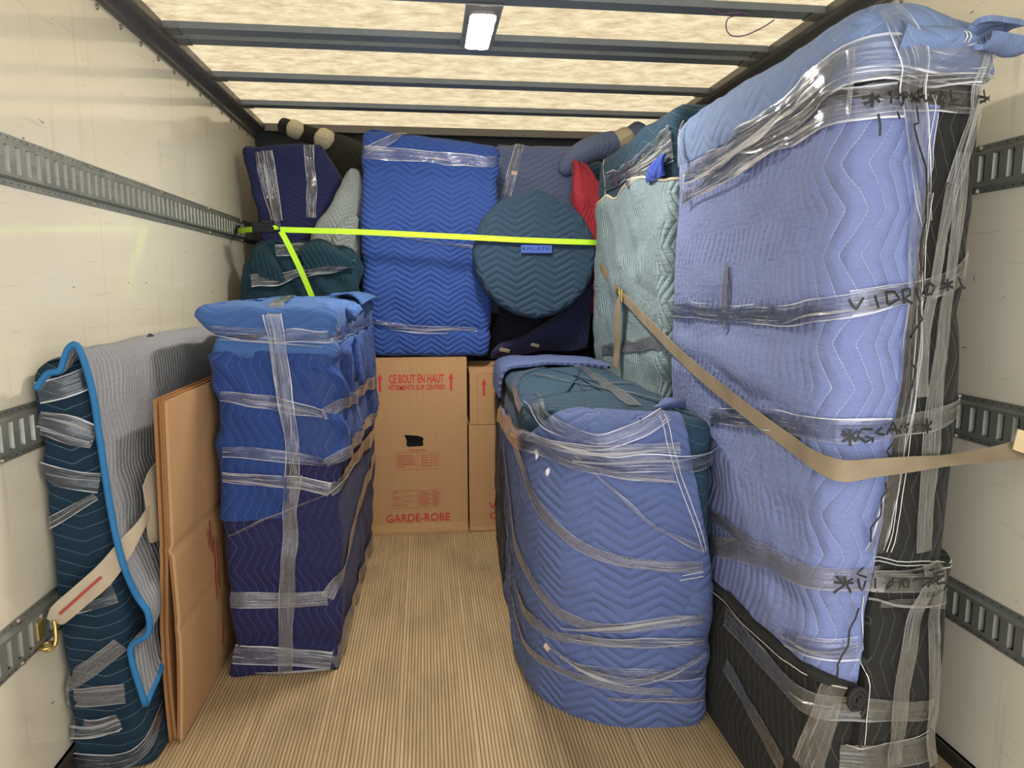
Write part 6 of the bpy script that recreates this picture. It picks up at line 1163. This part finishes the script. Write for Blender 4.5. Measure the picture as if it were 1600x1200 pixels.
tuft('batting_tuft', 'cb', T[1], .008, M_BATT, cb_, 1, (.9, .8, 1.6)); tuft('batting_tuft', 'cb', T[2], .010, M_BATT, cb_, 2, (.6, .6, 1.7))
tuft('knotted_corner', 'cb', T[6], .026, Q_CABB, cb_, 3, (1.9, .9, .75))
tag_at('tape_scrap', 'nb', T[7], .060, .020, M_CREAM, nb_, .25); tag_at('tape_scrap', 'nb', T[8], .045, .018, M_CREAM, nb_, .3)
tuft('hanging_scrap', 'dr', T[5], .030, Q_ROYAL, dr, 4, (.5, 1.0, 2.6)); tuft('torn_corner', 'dr', T[4], .034, Q_ROYALTOP, dr, 5, (.8, 1.7, .8)); tuft('zip_pull', 'dr', (T[5][0], T[5][1], T[5][2] - .075), .010, M_BLKBIND, dr, 6, (.7, 1.2, 1.0))
sheet('torn_flap', [[(-.40, 3.05, 1.318), (-.33, 3.10, 1.322), (-.290, 3.12, 1.304), (-.275, 3.12, 1.280)], [(-.40, 3.35, 1.320), (-.33, 3.36, 1.324), (-.275, 3.37, 1.316), (-.245, 3.38, 1.300)], [(-.40, 3.68, 1.318), (-.33, 3.69, 1.322), (-.265, 3.69, 1.312), (-.235, 3.68, 1.295)]], Q_ROYALTOP, dr, .007, 6, lambda U, W, P: .008 * vn(P * 18), flip=True)
Q_BRIGHT = quilt('bright_blue_folded_cloth', srgb(44, 70, 158), vis=0.2)
sheet('folded_blue_cloth', [[(.888, 2.82, 1.770), (.886, 2.74, 1.768), (.888, 2.62, 1.768)], [(.880, 2.81, 1.785), (.874, 2.74, 1.79), (.878, 2.62, 1.795)], [(.884, 2.80, 1.805), (.876, 2.74, 1.818), (.880, 2.62, 1.825)], [(.893, 2.78, 1.815), (.887, 2.73, 1.832), (.890, 2.62, 1.838)]], Q_BRIGHT, tl, .010, 6, lambda U, W, P: .004 * vn(P * 20), flip=True)

# ------------------------------------------------------------ pieces sewn to or fixed on a part hang under that part
def nest(root, names, host):
    h = [c for c in root.children if c.name.split('.')[0] == host][0]
    for c in list(root.children):
        if c.name.split('.')[0] in names: c.parent = h
nest(bg_, ('seam_thread', 'rolled_hem'), 'main_blanket'); nest(bg_, ('rolled_corner', 'folded_corner'), 'crown_blanket')
nest(cb_, ('seam_thread', 'care_tag', 'batting_tuft', 'knotted_corner'), 'front_blanket'); nest(mt, ('blue_binding',), 'grey_blanket')
nest(tl, ('cream_binding',), 'pale_blanket'); nest(st, ('care_tag',), 'blanket'); nest(dr, ('torn_flap', 'torn_corner'), 'lid_blanket'); nest(dr, ('hanging_scrap', 'zip_pull'), 'upper_blanket')
nest(ls, ('ratchet_spool', 'ratchet_handle', 'webbing_roll'), 'ratchet_body'); nest(bs, ('hook_ring',), 'hook'); nest(dc, ('marker_lettering',), 'tape_label'); nest(nb_, ('tape_scrap',), 'draped_fold')
for root, host, lab in ((bg_, 'main_blanket', 'periwinkle quilted blanket'), (bg_, 'black_blanket', 'black quilted blanket'), (bg_, 'crown_blanket', 'pale blue blanket folded over the top'), (cb_, 'front_blanket', 'steel blue chevron blanket'), (cb_, 'inner_blanket', 'petrol blanket on top and side'),
                        (dr, 'lower_blanket', 'navy quilted blanket'), (dr, 'upper_blanket', 'royal blue quilted blanket'), (dr, 'lid_blanket', 'bright royal blue lid'), (mt, 'grey_blanket', 'grey lavender blanket backing'), (tl, 'pale_blanket', 'pale teal blanket with cream edge'), (tl, 'petrol_blanket', 'dark petrol blanket'), (dc, 'tape_label', 'blue tape label')):
    [c for c in root.children if c.name.split('.')[0] == host][0]['label'] = lab
